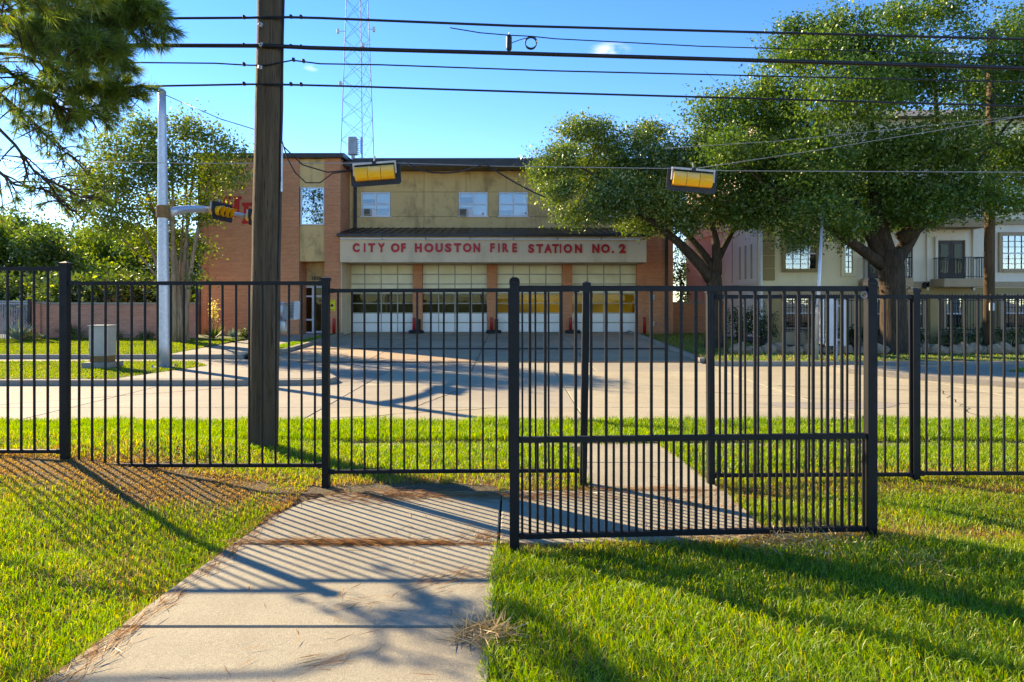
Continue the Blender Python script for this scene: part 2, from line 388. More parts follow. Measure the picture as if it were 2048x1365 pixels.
M['wooddark'] = mat('dark_door_wood', (0.045, 0.026, 0.02), 0.5)
M['yellow'] = mat('yellow_sign', (0.75, 0.58, 0.01), 0.5, var=0.1, bump=0)
M['cabinet'] = mat('cabinet_grey', (0.40, 0.38, 0.32), 0.5, col2=(0.34, 0.33, 0.28), scale=4, bump=0.03)
M['signback'] = mat('sign_panel_grey', (0.52, 0.56, 0.58), 0.45, var=0.1, bump=0)
# ------------------------------------------------------------------ ground
def sstep(a, b, x):
    t = min(1, max(0, (x - a) / (b - a))); return t * t * (3 - 2 * t)
def lawn_z(x, y):
    z = 0.03 + 0.055 * max(0.0, 4.9 - y) + 0.27 * sstep(-1.95, -4.5, x) * (1 - sstep(7.5, 9.2, y))
    z += 0.06 * sstep(0.4, 2.6, x) * (1 - sstep(5.2, 6.2, y)) * sstep(3.6, 4.6, y) + 0.05 * sstep(2.2, 3.8, x) * (1 - sstep(7.0, 8.5, y)) * sstep(4.6, 5.6, y)
    if y > 6.7: z -= 0.17 * sstep(6.7, 10.6, y)
    return z
def bumpy(x, y): return 0.012 * math.sin(x * 3.1 + 1.3 * math.sin(y * 2.2)) * math.sin(y * 2.7 + 0.6) + 0.006 * math.sin(x * 9.0 + y * 7.0)
def on_path(x, y, e=0.0):
    if -1.99 - e < x < -0.09 + e and y < 6.15 + e and not (y > 5.7 and x < -1.99 + (y - 5.7) * 0.9 - e): return True
    if -0.3 < x < 1.95 + e - max(0, 5.3 - y) * 0.0 and 4.82 - e < y < 6.2 + e: return True
    if 0.70 - e < x < 1.86 + e and 6.1 < y < 8.62 + e: return True
    return False
XS = sorted(set([-900, -300, -120, -60, -40, -28] + [round(-22 + 0.25 * i, 3) for i in range(177)] + [28, 40, 60, 120, 300, 900]))
YS = sorted(set([-600, -200, -80, -30, -12, -6] + [round(-3 + 0.2 * i, 3) for i in range(70)] + [10.93, 10.97, 30, 60, 120, 300, 600, 1500]))
mb = MB(); nx = len(XS)
for y in YS:
    for x in XS:
        if y < 10.95:
            z = lawn_z(max(-8, min(8, x)), y if y > -3 else -3) + (bumpy(x, y) if abs(x) < 12 and y > -3 else 0)
            if on_path(x, y, 0.12): z -= 0.06
            if 8.55 < y < 9.2: z -= 0.05
        else: z = -0.42
        mb.v.append((x, y, z))
for j in range(len(YS) - 1):
    for i in range(nx - 1): mb.f.append((j*nx+i, j*nx+i+1, (j+1)*nx+i+1, (j+1)*nx+i))
struct('ground', mb, M['soil'], True)

def slab_mesh(mb, poly, zf, th=0.1, ch=0.008):
    n = len(poly); cx = sum(p[0] for p in poly) / n; cy = sum(p[1] for p in poly) / n
    vs = []
    for (x, y) in poly: vs.append((x, y, zf(x, y) - th))
    for (x, y) in poly: vs.append((x, y, zf(x, y) - ch))
    for (x, y) in poly:
        d = math.hypot(x - cx, y - cy); k = 1 - 1.4 * ch / d; xx = cx + (x - cx) * k; yy = cy + (y - cy) * k
        vs.append((xx, yy, zf(x, y)))
    fs = [tuple(range(n - 1, -1, -1)), tuple(range(2 * n, 3 * n))]
    for r in (0, 1):
        for i in range(n): fs.append((r*n+i, r*n+(i+1)%n, (r+1)*n+(i+1)%n, (r+1)*n+i))
    return mb.add(vs, fs)
def quad(x0, x1, y0, y1, g=0.006): return [(x0+g, y0+g), (x1-g, y0+g), (x1-g, y1-g), (x0+g, y1-g)]
pz = lambda x, y: 0.03 + 0.055 * max(0.0, 4.9 - y) + 0.03 - (0.12 * sstep(6.7, 9.5, y) if y > 6.7 else 0)

# path: one structure (bedding), each slab its own piece
mb = MB()
for a, b, c, d in ((-1.97, -0.11, -2.5, 5.6), (-1.3, 1.9, 4.9, 6.1), (0.75, 1.8, 6.1, 8.6)):
    for k in range(6):
        y0 = c + (d - c) * k / 6; y1 = c + (d - c) * (k + 1) / 6
        mb.add([(a, y0, pz(0, y0) - 0.03), (b, y0, pz(0, y0) - 0.03), (b, y1, pz(0, y1) - 0.03), (a, y1, pz(0, y1) - 0.03)], [(0, 1, 2, 3)])
path = struct('path', mb, M['joint'])
for y0, y1 in ((-2.4, 1.35), (1.35, 3.42)):
    build('slab', slab_mesh(MB(), quad(-1.99, -0.09, y0, y1, 0.011), pz), M['path'], path)
build('slab', slab_mesh(MB(), quad(-1.98, -0.09, 3.42, 4.79, 0.007), pz), M['path'], path)
build('slab', slab_mesh(MB(), [(-1.97, 4.8), (-0.1, 4.8), (-0.1, 6.15), (-1.2, 6.15), (-1.55, 6.08), (-1.78, 5.85), (-1.9, 5.4)], pz), M['path'], path)
build('slab', slab_mesh(MB(), [(-0.085, 4.82), (1.6, 4.84), (1.92, 5.1), (1.93, 6.17), (-0.085, 6.17)], pz), M['path'], path)
build('slab', slab_mesh(MB(), [(0.70, 6.19), (1.9, 6.19), (1.86, 7.3), (0.78, 7.3)], pz), M['path'], path)
build('slab', slab_mesh(MB(), [(0.78, 7.315), (1.86, 7.315), (1.86, 8.6), (0.86, 8.6)], pz), M['path'], path)
# narrow pavement between verge and lawn
mb = MB()
sw = struct('pavement', MB().box(-30, 30, 8.72, 8.93, -0.3, -0.125), M['joint'])
for i in range(20):
    x = -15 + i * 1.5
    build('slab', slab_mesh(MB(), quad(x, x + 1.5, 8.70, 8.95), lambda x, y: -0.095), M['path'], sw)
kb = struct('kerb', MB().box(-40, 40, 10.84, 11.0, -0.42, -0.14, 0.02), M['kerb'])

# street
ST = -0.30
street = struct('street', MB().add([(-300, 11.0, -0.345), (300, 11.0, -0.345), (300, 25, -0.345), (-300, 25, -0.345)], [(0, 1, 2, 3)]), M['joint'])
colx = [-31.6, -27, -22.4, -17.8, -13.2, -8.6, -3.66, 1.27, 6.2, 10.8, 15.4, 20, 24.6, 29.2]
rowy = [11.02, 13.3, 16.75, 20.2, 24.4]
for j in range(4):
    for i in range(len(colx) - 1):
        x0, x1 = colx[i], colx[i+1]
        if j == 3 and -8.7 < x0 < 6.0: continue
        build('slab', slab_mesh(MB(), quad(x0, x1, rowy[j], rowy[j+1], 0.009), lambda x, y: ST), M['streetgrey'] if x1 < -3 or (x1 < 1.5 and j == 1) else M['street'], street)
for (a, b, c, d) in ((4.9, 7.9, 12.9, 14.2), (3.2, 6.0, 11.3, 12.0)):
    pts = [((a + b) / 2 + (b - a) / 2 * math.cos(t) * (0.85 + 0.2 * math.sin(3 * t)), (c + d) / 2 + (d - c) / 2 * math.sin(t) * (0.85 + 0.2 * math.cos(2 * t))) for t in [i * 0.3927 for i in range(16)]]
    build('road_patch', MB().prism(pts, ST - 0.05, ST + 0.005), M['patch'], street)
# crack filler lines on the street
def crack(pts, wd, z, parent):
    mb = MB()
    for i in range(len(pts) - 1):
        a = Vector((*pts[i], 0)); b = Vector((*pts[i+1], 0)); n = (b - a).normalized().cross(Vector((0, 0, 1))) * wd * random.uniform(0.4, 1)
        mb.add([(a.x - n.x, a.y - n.y, z), (a.x + n.x, a.y + n.y, z), (b.x + n.x, b.y + n.y, z), (b.x - n.x, b.y - n.y, z)], [(0, 1, 2, 3)])
    return build('crack', mb, M['joint'], parent)
def wob(a, b, n, s): return [(a[0] + (b[0]-a[0])*i/n + random.uniform(-s, s), a[1] + (b[1]-a[1])*i/n + random.uniform(-s, s)) for i in range(n + 1)]
crack(wob((-11, 13.0), (-6.5, 16.6), 14, 0.05), 0.02, ST + 0.004, street)
crack(wob((-3.4, 12.0), (-0.2, 13.3), 10, 0.05), 0.015, ST + 0.004, street)
crack(wob((-1.9, 13.2), (-1.3, 15.6), 10, 0.05), 0.02, ST + 0.004, street)
crack(wob((4.4, 15.5), (9.5, 13.2), 16, 0.1), 0.015, ST + 0.004, street)
crack(wob((6.5, 16.6), (11.2, 15.3), 14, 0.1), 0.02, ST + 0.004, street)
crack(wob((8.3, 12.1), (10.0, 16.0), 14, 0.08), 0.012, ST + 0.004, street)

# left island with kerb: grass then concrete
isl = [(-45, 16.75), (-6.0, 16.75), (-5.0, 16.85), (-4.55, 17.1), (-4.5, 17.5), (-4.9, 18.4), (-5.9, 20.2), (-7.0, 22.0), (-45, 22.0)]
struct('island_kerb', MB().prism(isl, -0.4, -0.165), M['kerb'])
cp = [(-9.9, 16.95), (-6.0, 16.95), (-5.1, 17.05), (-4.75, 17.3), (-5.1, 18.4), (-6.1, 20.2), (-7.2, 21.9), (-10.2, 21.9), (-9.1, 20.4)]
struct('island_pavement', MB().prism(cp, -0.3, -0.155), M['streetgrey'])
gp = [(-44, 16.95), (-9.9, 16.95), (-9.1, 20.4), (-10.2, 21.85), (-44, 21.85)]
struct('island_lawn', MB().prism(gp, -0.3, -0.158), M['turfsoil'])
# lawn before the garden wall
def llz(x, y): return -0.15 + 0.2 * max(0, min(1, (y - 24.6) / 8))
mb = MB()
for i in range(8):
    y0 = 24.62 + i * 1.4; y1 = y0 + 1.4
    mb.add([(-60, y0, llz(0, y0)), (-12.4, y0, llz(0, y0)), (-12.4, y1, llz(0, y1)), (-60, y1, llz(0, y1))], [(0, 1, 2, 3)])
struct('station_lawn', mb, M['turfsoil'])
struct('lawn_kerb', MB().box(-60, -9.6, 24.42, 24.6, -0.4, -0.14, 0.02), M['kerb'])
# walkway to the entrance door
wk = struct('walkway', MB().add([(-12.4, 24.6, -0.19), (-9.6, 24.6, -0.19), (-9.6, 37, 0.02), (-12.4, 37, 0.02)], [(0, 1, 2, 3)]), M['joint'])
for i in range(6):
    y0 = 24.6 + i * 2.06
    build('slab', slab_mesh(MB(), quad(-12.4, -9.6, y0, y0 + 2.06, 0.01), lambda x, y: -0.14 + 0.205 * (y - 24.6) / 12.4), M['streetgrey'], wk)
def swz(x, y): return -0.12 + 0.2 * (y - 23) / 12.0
mb = MB().add([(-9.58, 24.6, swz(0, 24.6)), (-8.76, 23.9, swz(0, 23.9)), (-8.76, 35.2, swz(0, 35.2)), (-9.58, 35.2, swz(0, 35.2))], [(0, 1, 2, 3)])
struct('grass_verge', mb, M['turfsoil'])
# apron before the doors
def apz(x, y): return ST + 0.36 * max(0, min(1, (y - 20.2) / 16.0))
ap = struct('driveway', MB().add([(-8.6, 20.2, ST - 0.05), (6.2, 20.2, ST - 0.05), (6.2, 38.2, apz(0, 38.2) - 0.05), (-8.9, 38.2, apz(0, 38.2) - 0.05)], [(0, 1, 2, 3)]), M['joint'])
ay = [20.2, 22.6, 27.4, 32.4, 38.0]; axs = [-8.6, -4.9, -1.2, 2.5, 6.2]
for j in range(4):
    for i in range(4):
        q = quad(axs[i], axs[i+1], ay[j], ay[j+1], 0.012)
        if j in (0, 1): q = [q[0], q[1], (q[2][0], q[2][1] - 0.03), (q[3][0], q[3][1] - 0.03)]
        build('slab', slab_mesh(MB(), q, apz), M['apron'] if j > 0 else M['streetgrey'], ap)
crack(wob((-6.5, 26), (-4.0, 31.5), 10, 0.1), 0.015, 0.0, ap).location.z = apz(0, 29) + 0.004 - 0.0 + 0.05
for yy, wd_ in ((22.585, .2), (27.385, .32)):
    build('joint_seal', MB().add([(-8.6, yy - wd_, apz(0, yy - wd_) + .006), (6.2, yy - wd_, apz(0, yy - wd_) + .006), (6.2, yy + wd_, apz(0, yy + wd_) + .006), (-8.6, yy + wd_, apz(0, yy + wd_) + .006)], [(0, 1, 2, 3)]), M['joint'], ap)
def kerb_run(name, pts, wd, zf, h=0.13):
    mb = MB()
    for i in range(len(pts) - 1):
        a = pts[i]; b = pts[i+1]; mb.bar((a[0], a[1], zf(*a) + h / 2 - 0.05), (b[0], b[1], zf(*b) + h / 2 - 0.05), wd, h + 0.1)
    return struct(name, mb, M['kerb'])
kerb_run('driveway_kerb', [(-8.68, 23.6), (-8.68, 29), (-8.7, 35.0)], 0.17, apz)
kerb_run('driveway_kerb', [(6.3, 22.6), (6.3, 29), (6.3, 36.8)], 0.17, apz)
# right side: kerb, grass strip, bed
struct('far_kerb', MB().box(6.4, 60, 21.8, 22.0, -0.4, -0.15, 0.02), M['kerb'])
struct('shaded_lawn', MB().add([(6.4, 22.0, -0.16), (60, 22.0, -0.16), (60, 24.6, -0.12), (10.6, 24.6, -0.12), (10.6, 40, 0.0), (6.4, 40, 0.0)], [(0, 1, 2, 3), (0, 3, 4, 5)]), M['turfsoil'])
struct('planting_bed', MB().add([(10.62, 24.4, -0.10), (60, 24.4, -0.10), (60, 34, 0.02), (10.62, 34, 0.02)], [(0, 1, 2, 3)]), M['mulch'])
# right median with walkway and grass
med = [(9.4, 20.2), (9.6, 19.5), (10.4, 18.3), (12.1, 16.1), (14.5, 14.0), (19, 11.8), (40, 11.6), (40, 20.7), (10.2, 20.7), (9.6, 20.6)]
struct('median_kerb', MB().prism(med, -0.4, -0.16), M['kerb'])
cx_, cy_ = 22, 17.5
med2 = [(cx_ + (x - cx_) * 0.985, cy_ + (y - cy_) * 0.965) for x, y in med]
struct('median_pavement', MB().prism(med2, -0.3, -0.152), M['streetgrey'])
struct('median_lawn', MB().prism([(13.6, 18.7), (15.5, 17.2), (19, 16), (30, 15), (30, 19.8), (15, 19.8)], -0.3, -0.135), M['turfsoil'])

# ------------------------------------------------------------------ black metal fences
PITCH = 0.1222; DF = 6.43
def fence_bits(parent, posts, panels, pw=0.064, cap='flat'):
    """posts: (x,y,zbase,ztop,leanx); panels: (xa,ya,xb,yb,ztop,zbot,list of picket x, picket zbottom)"""
    for (x, y, zb, zt, lean) in posts:
        m = MB()
        h = pw / 2
        vs = []
        for z, dx in ((zb - 0.3, 0), (zt, lean)):
            vs += [(x + dx - h, y - h, z), (x + dx + h, y - h, z), (x + dx + h, y + h, z), (x + dx - h, y + h, z)]
        m.add(vs, [(0,3,2,1),(4,5,6,7),(0,1,5,4),(1,2,6,5),(2,3,7,6),(3,0,4,7)])
        po = build('post', m, M['fence'], parent)
        c = MB()
        if cap == 'flat':
            hh = h + 0.008; c.box(x + lean - hh, x + lean + hh, y - hh, y + hh, zt - 0.015, zt + 0.012)
            c.add([(x+lean-hh, y-hh, zt+0.012), (x+lean+hh, y-hh, zt+0.012), (x+lean+hh, y+hh, zt+0.012), (x+lean-hh, y+hh, zt+0.012), (x+lean, y, zt+0.03)], [(0,1,4),(1,2,4),(2,3,4),(3,0,4)])
        else:
            hh = h + 0.003
            for k, (a, z0, z1) in enumerate(((1.0, -0.02, 0.008), (0.93, 0.008, 0.018), (0.78, 0.018, 0.026), (0.5, 0.026, 0.031))):
                c.box(x + lean - hh*a, x + lean + hh*a, y - hh*a, y + hh*a, zt + z0, zt + z1, 0.002)
        build('post_cap', c, M['fence'], po)
def picket_mesh(h, wd):
    m = MB().box(-wd/2, wd/2, -wd/2, wd/2, 0, h, 0.002); return mesh_of(m, (0,0,0), 'picket', M['fence'])
# left run
lf = thing('metal_fence', 'long black metal picket fence stepping down to the right, passing before the wooden pole', 'fence', (PX(130, DF), DF, 0.2))
fence_bits(lf, [(PX(131, DF), DF, 0.28, PZ(529, DF), 0.0), (PX(652, DF), DF, 0.05, PZ(559, DF), 0.0), (PX(1165, DF), DF, -0.02, PZ(569, DF), 0.035)], [])
pm = picket_mesh(1.70, 0.018)
def panel(parent, xa, xb, y, zt, zb, xs, rh=0.036, me=None, dz=(0, 0), yb=None):
    yb = y if yb is None else yb
    build('top_rail', MB().bar((xa, y, zt), (xb, yb, zt + dz[0]), rh, rh), M['fence'], parent)
    build('bottom_rail', MB().bar((xa, y, zb), (xb, yb, zb + dz[1]), rh * 0.9, rh * 0.9), M['fence'], parent)
    for z, dd in ((zt, dz[0]), (zb, dz[1])):
        for x, yy, q in ((xa, y, 0), (xb, yb, dd)):
            s = .022 if x == xa else -.022
            build('rail_bracket', MB().box(min(x, x + s * 2), max(x, x + s * 2), yy - rh / 2 - .004, yy + rh / 2 + .004, z + q - rh / 2 - .004, z + q + rh / 2 + .004, .003), M['fence'], parent)
    for x in xs:
        f = (x - xa) / (xb - xa); inst('picket', me, parent, (x, y + (yb - y) * f, zb + dz[1] * f), (random.uniform(-.002, .002), random.uniform(-.003, .003), 0))
h_ = 0.032
panel(lf, PX(-420, DF), PX(131, DF) - h_, DF, PZ(538, DF), PZ(903, DF), [PX(x, DF) for x in (-90, -63.5, -37, -10.5, 16, 42.5, 69, 95.5, 121)], me=pm)
panel(lf, PX(131, DF) + h_, PX(652, DF) - h_, DF, PZ(567, DF), PZ(931, DF), [PX(158 + 26.2 * i, DF) for i in range(19)], me=pm)
panel(lf, PX(652, DF) + h_, PX(1165, DF) - h_, DF, PZ(582, DF), PZ(944, DF), [PX(676.8 + 26.3 * i, DF) for i in range(19)], me=pm, dz=(0.008, 0.012))
bp = picket_mesh(1.69, 0.018)
# right run
rf = thing('metal_fence', 'black metal picket fence running right beyond the gap and out of frame', 'fence', (PX(1830, DF), DF, 0.08))
fence_bits(rf, [(PX(1422, DF), DF, 0.03, PZ(584, DF), -0.01), (PX(1831, DF), DF, 0.08, PZ(582, DF), -0.006)], [])
panel(rf, PX(1422, DF) + h_, PX(1831, DF) - h_, DF, PZ(594, DF), PZ(951, DF), [PX(1440 + 25.4 * i, DF) for i in range(16)], me=bp, dz=(0.0, 0.008))
panel(rf, PX(1831, DF) + h_, PX(2360, DF), DF, PZ(594, DF), PZ(947, DF), [PX(1852.5 + 25.9 * i, DF) for i in range(20)], me=bp, dz=(-0.012, 0.0))
# front chicane panel, denser below its middle rail
DA, DB = 4.66, 4.85
xa, xb = PX(1029, DA), PX(1741, DB)
ff = thing('metal_fence', 'short black metal fence panel nearest the camera with denser pickets below its middle rail', 'fence', (xa, DA, 0.06))
fence_bits(ff, [(xa, DA, 0.05, PZ(564, DA), 0.0), (xb, DB, 0.12, PZ(566, DB), 0.0)], [], pw=0.066, cap='round')
zt = PZ(577, DA); zb = PZ(1073, DA); zm = PZ(880, DA)
def along(f): return (xa + (xb - xa) * f, DA + (DB - DA) * f)
for nm, z0, z1 in (('top_rail', zt, PZ(578, DB)), ('middle_rail', zm, zm - .008), ('bottom_rail', zb, zb - .008)):
    a = along(0.0135); b = along(0.9865); build(nm, MB().bar((a[0], a[1], z0), (b[0], b[1], z1), 0.038, 0.038 if nm != 'bottom_rail' else 0.034), M['fence'], ff)
fm = picket_mesh(zt - zb, 0.019); fs_ = picket_mesh(zm - zb, 0.016)
N_ = 24
for i in range(N_ - 1):
    f = (i + 1) / N_; x, y = along(f); inst('picket', fm, ff, (x, y, zb - .004), (0, 0, 0.04))
for i in range(N_):
    f = (i + 0.5) / N_; x, y = along(f); inst('short_picket', fs_, ff, (x, y, zb - .008 * f - .004), (0, 0, 0.04))
lk = MB(); lk.tube([(xb - 0.055 + 0.022 * math.cos(a), DB - 0.02, PZ(590, DB) + 0.022 * math.sin(a)) for a in [i * 0.5236 for i in range(13)]], 0.004, 6)
build('ring', lk, M['galvd'], ff)

# ------------------------------------------------------------------ wooden utility pole and cables
DP = 8.05
b0 = P(525.5, 903, DP); t0 = P(542, 0, DP); dirp = (t0 - b0) / (t0.z - b0.z)
up = thing('utility_pole', 'thick weathered wooden utility pole standing behind the left fence', 'utility pole', b0)
mb = MB(); zs = [-0.4] + [0.45 * i for i in range(24)]
pts = [b0 + dirp * z for z in zs]; rad = [0.172 - 0.0035 * z + 0.003 * math.sin(z * 5) for z in zs]
mb.tube(pts, rad, 28); build('shaft', mb, M['polewood'], up, smooth=True)
def pole_at(py, D=DP): return b0 + dirp * (PZ(py, D) - b0.z)
for py, dx in ((61, -0.055), (101, -0.04), (145, -0.05)):
    c = pole_at(py); s = MB().box(c.x + dx - 0.022, c.x + dx + 0.022, c.y - 0.185, c.y - 0.13, c.z - 0.022, c.z + 0.022, 0.004).rot('Y', random.uniform(-.5, .5), (c.x + dx, c.y, c.z))
    bo = build('washer', s, M['galv'], up)
    build('bolt', MB().tube([(c.x + dx, c.y - 0.205, c.z), (c.x + dx, c.y - 0.18, c.z)], 0.008, 6), M['galvd'], bo)
# conduit running down the right side of the shaft
cq = []
for py in range(0, 600, 40):
    c = pole_at(py); cq.append((c.x + 0.165 + 0.004 * math.sin(py), c.y - 0.05, c.z))
build('riser_cable', MB().tube(cq, 0.011, 8), M['cable'], up)
c = pole_at(345); build('riser_conduit', MB().tube([pole_at(290) + Vector((0.172, -0.04, 0)), pole_at(385) + Vector((0.176, -0.04, 0))], 0.016, 8), M['galv'], up)
def sag(a, b, s, n=24):
    a = Vector(a); b = Vector(b); return [a.lerp(b, i / n) - Vector((0, 0, s * 4 * (i / n) * (1 - i / n))) for i in range(n + 1)]
def cable(name, label, cat, pts, r, m='cable', group='overhead cables carried by the wooden pole', n=6):
    o = build(name, MB().tube(pts, r, n), M[m], base=pts[0], smooth=True); return tag(o, label, cat, group)
def through(lpts, rpts): return [P(*p) for p in lpts] + [P(*p) for p in rpts]
cables = [
 ('top', [(-900, 46, 8.05), (340, 37, 8.05), (500, 36, 8.0)], [(532, 35, 7.86), (580, 35, 7.95), (640, 36.5, 8.0), (1024, 52, 8.05), (2048, 79, 8.05), (3300, 98, 8.05)], 0.0145, 'topmost black overhead cable crossing in front of the wooden pole'),
 ('thick', [(-900, 98, 8.05), (215, 91, 8.05), (500, 92, 8.0)], [(532, 92, 7.86), (580, 94, 7.95), (620, 96, 8.0), (1024, 107, 8.05), (2048, 137, 8.05), (3300, 160, 8.05)], 0.024, 'thickest black overhead cable bundle, second from the top'),
 ('thin', [(-900, 118, 8.05), (210, 125, 8.05), (430, 127, 8.05), (500, 131, 8.0)], [(532, 131, 7.86), (585, 121, 7.95), (640, 128, 8.0), (760, 130, 8.05), (1100, 142, 8.05), (2048, 165, 8.05), (3300, 182, 8.05)], 0.0085, 'thin third overhead cable humped beside the wooden pole'),
 ('low', [(-900, 192, 8.05), (0, 178, 8.05), (290, 173, 8.05), (500, 169, 8.0)], [(532, 169, 7.86), (580, 170, 7.95), (700, 173, 8.05), (1100, 186, 8.05), (2048, 213, 8.05), (3300, 232, 8.05)], 0.0115, 'lowest of the four cables that cross the wooden pole')]
for nm, l, r, rad, lab in cables:
    o = cable('overhead_cable', lab, 'cable', through(l, r), rad)
    for px in (r[1][0] + 2, r[1][0] + 22, l[-1][0] - 12):
        q = None
        pl = through(l, r)
        for i in range(len(pl) - 1):
            xx = lambda p: 1024 + p.x / p.y * F
            if xx(pl[i]) <= px <= xx(pl[i+1]):
                f = (px - xx(pl[i])) / (xx(pl[i+1]) - xx(pl[i])); q = pl[i].lerp(pl[i+1], f)
        if q: build('clamp', MB().box(q.x - 0.014, q.x + 0.014, q.y - 0.02, q.y + 0.02, q.z - 0.012, q.z + 0.028, 0.003), M['black'], o)
cable('overhead_cable', 'thin sagging drop cable carrying the round cable coil', 'cable', [P(900, 56, 8.12), P(960, 66, 8.15), P(1020, 71, 8.15), P(1062, 73, 8.15), P(1110, 78, 8.15), P(1400, 93, 8.15), P(2048, 112, 8.15), P(3300, 132, 8.15)], 0.0065)
cs = P(1018, 86, 8.13)
o = thing('splice_enclosure', 'small black upright splice case hanging between the top cables', 'splice case', cs)
build('body', MB().lathe([(0.012, -0.1), (0.03, -0.085), (0.034, -0.06), (0.034, 0.06), (0.03, 0.08), (0.012, 0.1)], cs, 12), M['black'], o, smooth=True)
build('hanger', MB().tube([cs + Vector((0, 0, 0.09)), cs + Vector((0.004, 0.01, 0.125))], 0.006, 6), M['galvd'], o)
cc = P(1062, 84, 8.15)
o = build('cable_coil', MB().tube([cc + Vector(((0.068 + 0.004 * math.sin(a * 2.3)) * math.cos(a), 0.004 * a, 0.068 * math.sin(a))) for a in [i * 0.35 for i in range(54)]] , 0.005, 6).tube([P(1024, 86, 8.13), P(1040, 80, 8.14), P(1062, 74, 8.15)], 0.005, 6), M['cable'], base=cc)
tag(o, 'round loop of spare black cable hanging under the thin cable', 'cable coil')
# pedestrian signal on the pole's far right side
ps = P(577, 640, 8.25)
o = thing('pedestrian_signal', 'pale grey pedestrian signal hanging on the wooden pole, seen edge on', 'signal', ps)
for k, (cy, h) in enumerate(((622, 34), (652, 30))):
    c = P(561, cy, 8.25); mbb = MB()
    prof = [(0.03, -h / 340), (0.062, -h / 380), (0.075, -h / 600), (0.075, h / 600), (0.062, h / 380), (0.03, h / 340)]
    mbb.lathe(prof, c, 16); bo = build('housing', mbb, M['galv'], o, smooth=True)
    build('hinge', MB().tube([c + Vector((0.06, -0.02, -h / 400)), c + Vector((0.07, -0.02, h / 400))], 0.012, 6), M['galvd'], bo)
vz = MB(); a, b_, c_, d_ = P(570, 608, 8.2), P(594, 604, 8.1), P(593, 638, 8.1), P(571, 640, 8.2)
for e0, e1 in ((a, b_), (b_, c_), (c_, d_), (d_, a)): vz.bar(e0, e1, 0.07, 0.012)
build('visor', vz, M['signback'], o)
build('face', MB().add([a + Vector((0, 0.06, 0)), b_ + Vector((0, 0.06, 0)), c_ + Vector((0, 0.06, 0)), d_ + Vector((0, 0.06, 0))], [(0, 1, 2, 3)]), M['signback'], o)
for k in range(4):
    py = 612 + k * 7; build('louvre', MB().bar(P(574, py, 8.17), P(590, py - 1, 8.1), 0.03, 0.004), M['galvd'], o)
build('bracket', MB().tube([P(548, 606, 8.2), P(563, 606, 8.22), P(563, 612, 8.25)], 0.012, 8), M['galvd'], o)
build('bracket', MB().tube([P(548, 668, 8.2), P(563, 667, 8.22), P(563, 660, 8.25)], 0.012, 8), M['galvd'], o)

# ------------------------------------------------------------------ traffic signal pole with arm
DT = 19.85
tb = P(328, 737, DT)
tp = thing('traffic_signal_pole', 'tall galvanised steel signal pole with a curved arm on the grass island', 'signal pole', tb)
tt = P(324, 186, DT)
build('shaft', MB().tube([tb.lerp(tt, i / 12) for i in range(13)], [0.19 - 0.085 * i / 12 for i in range(13)], 18), M['galv'], tp, smooth=True)
cpz = MB().lathe([(0.112, -0.02), (0.115, 0.03), (0.09, 0.07), (0.02, 0.12)], tt, 18); build('cap', cpz, M['galvd'], tp)
build('base_plate', MB().box(tb.x - 0.27, tb.x + 0.27, tb.y - 0.27, tb.y + 0.27, tb.z + 0.0, tb.z + 0.05, 0.01), M['galvd'], tp)
for sx in (-1, 1):
    for sy in (-1, 1): build('anchor_bolt', MB().tube([(tb.x + sx*.22, tb.y + sy*.22, tb.z + .02), (tb.x + sx*.22, tb.y + sy*.22, tb.z + .12)], 0.025, 6), M['galvd'], tp)
build('foundation', MB().lathe([(0.47, -0.35), (0.47, -0.02), (0.44, 0.0)], tb, 24), M['kerb'], tp)
ca = P(326, 424, DT)
clb = MB()
clb.lathe([(0.17, -0.18), (0.185, -0.17), (0.185, 0.17), (0.17, 0.18)], ca, 18); build('clamp', clb, M['rust'], tp)
AD = Vector((0.08, 1.0, 0)).normalized()
ax0 = ca + Vector((0.15, 0.1, 0))
def arm_pt(t): return ax0 + AD * t + Vector((0, 0, 0.5 * (1 - math.exp(-t * 0.6))))
build('mast_arm', MB().tube([arm_pt(t * 0.45) for t in range(14)], [0.13 - 0.0055 * t for t in range(14)], 14), M['galv'], tp, smooth=True)

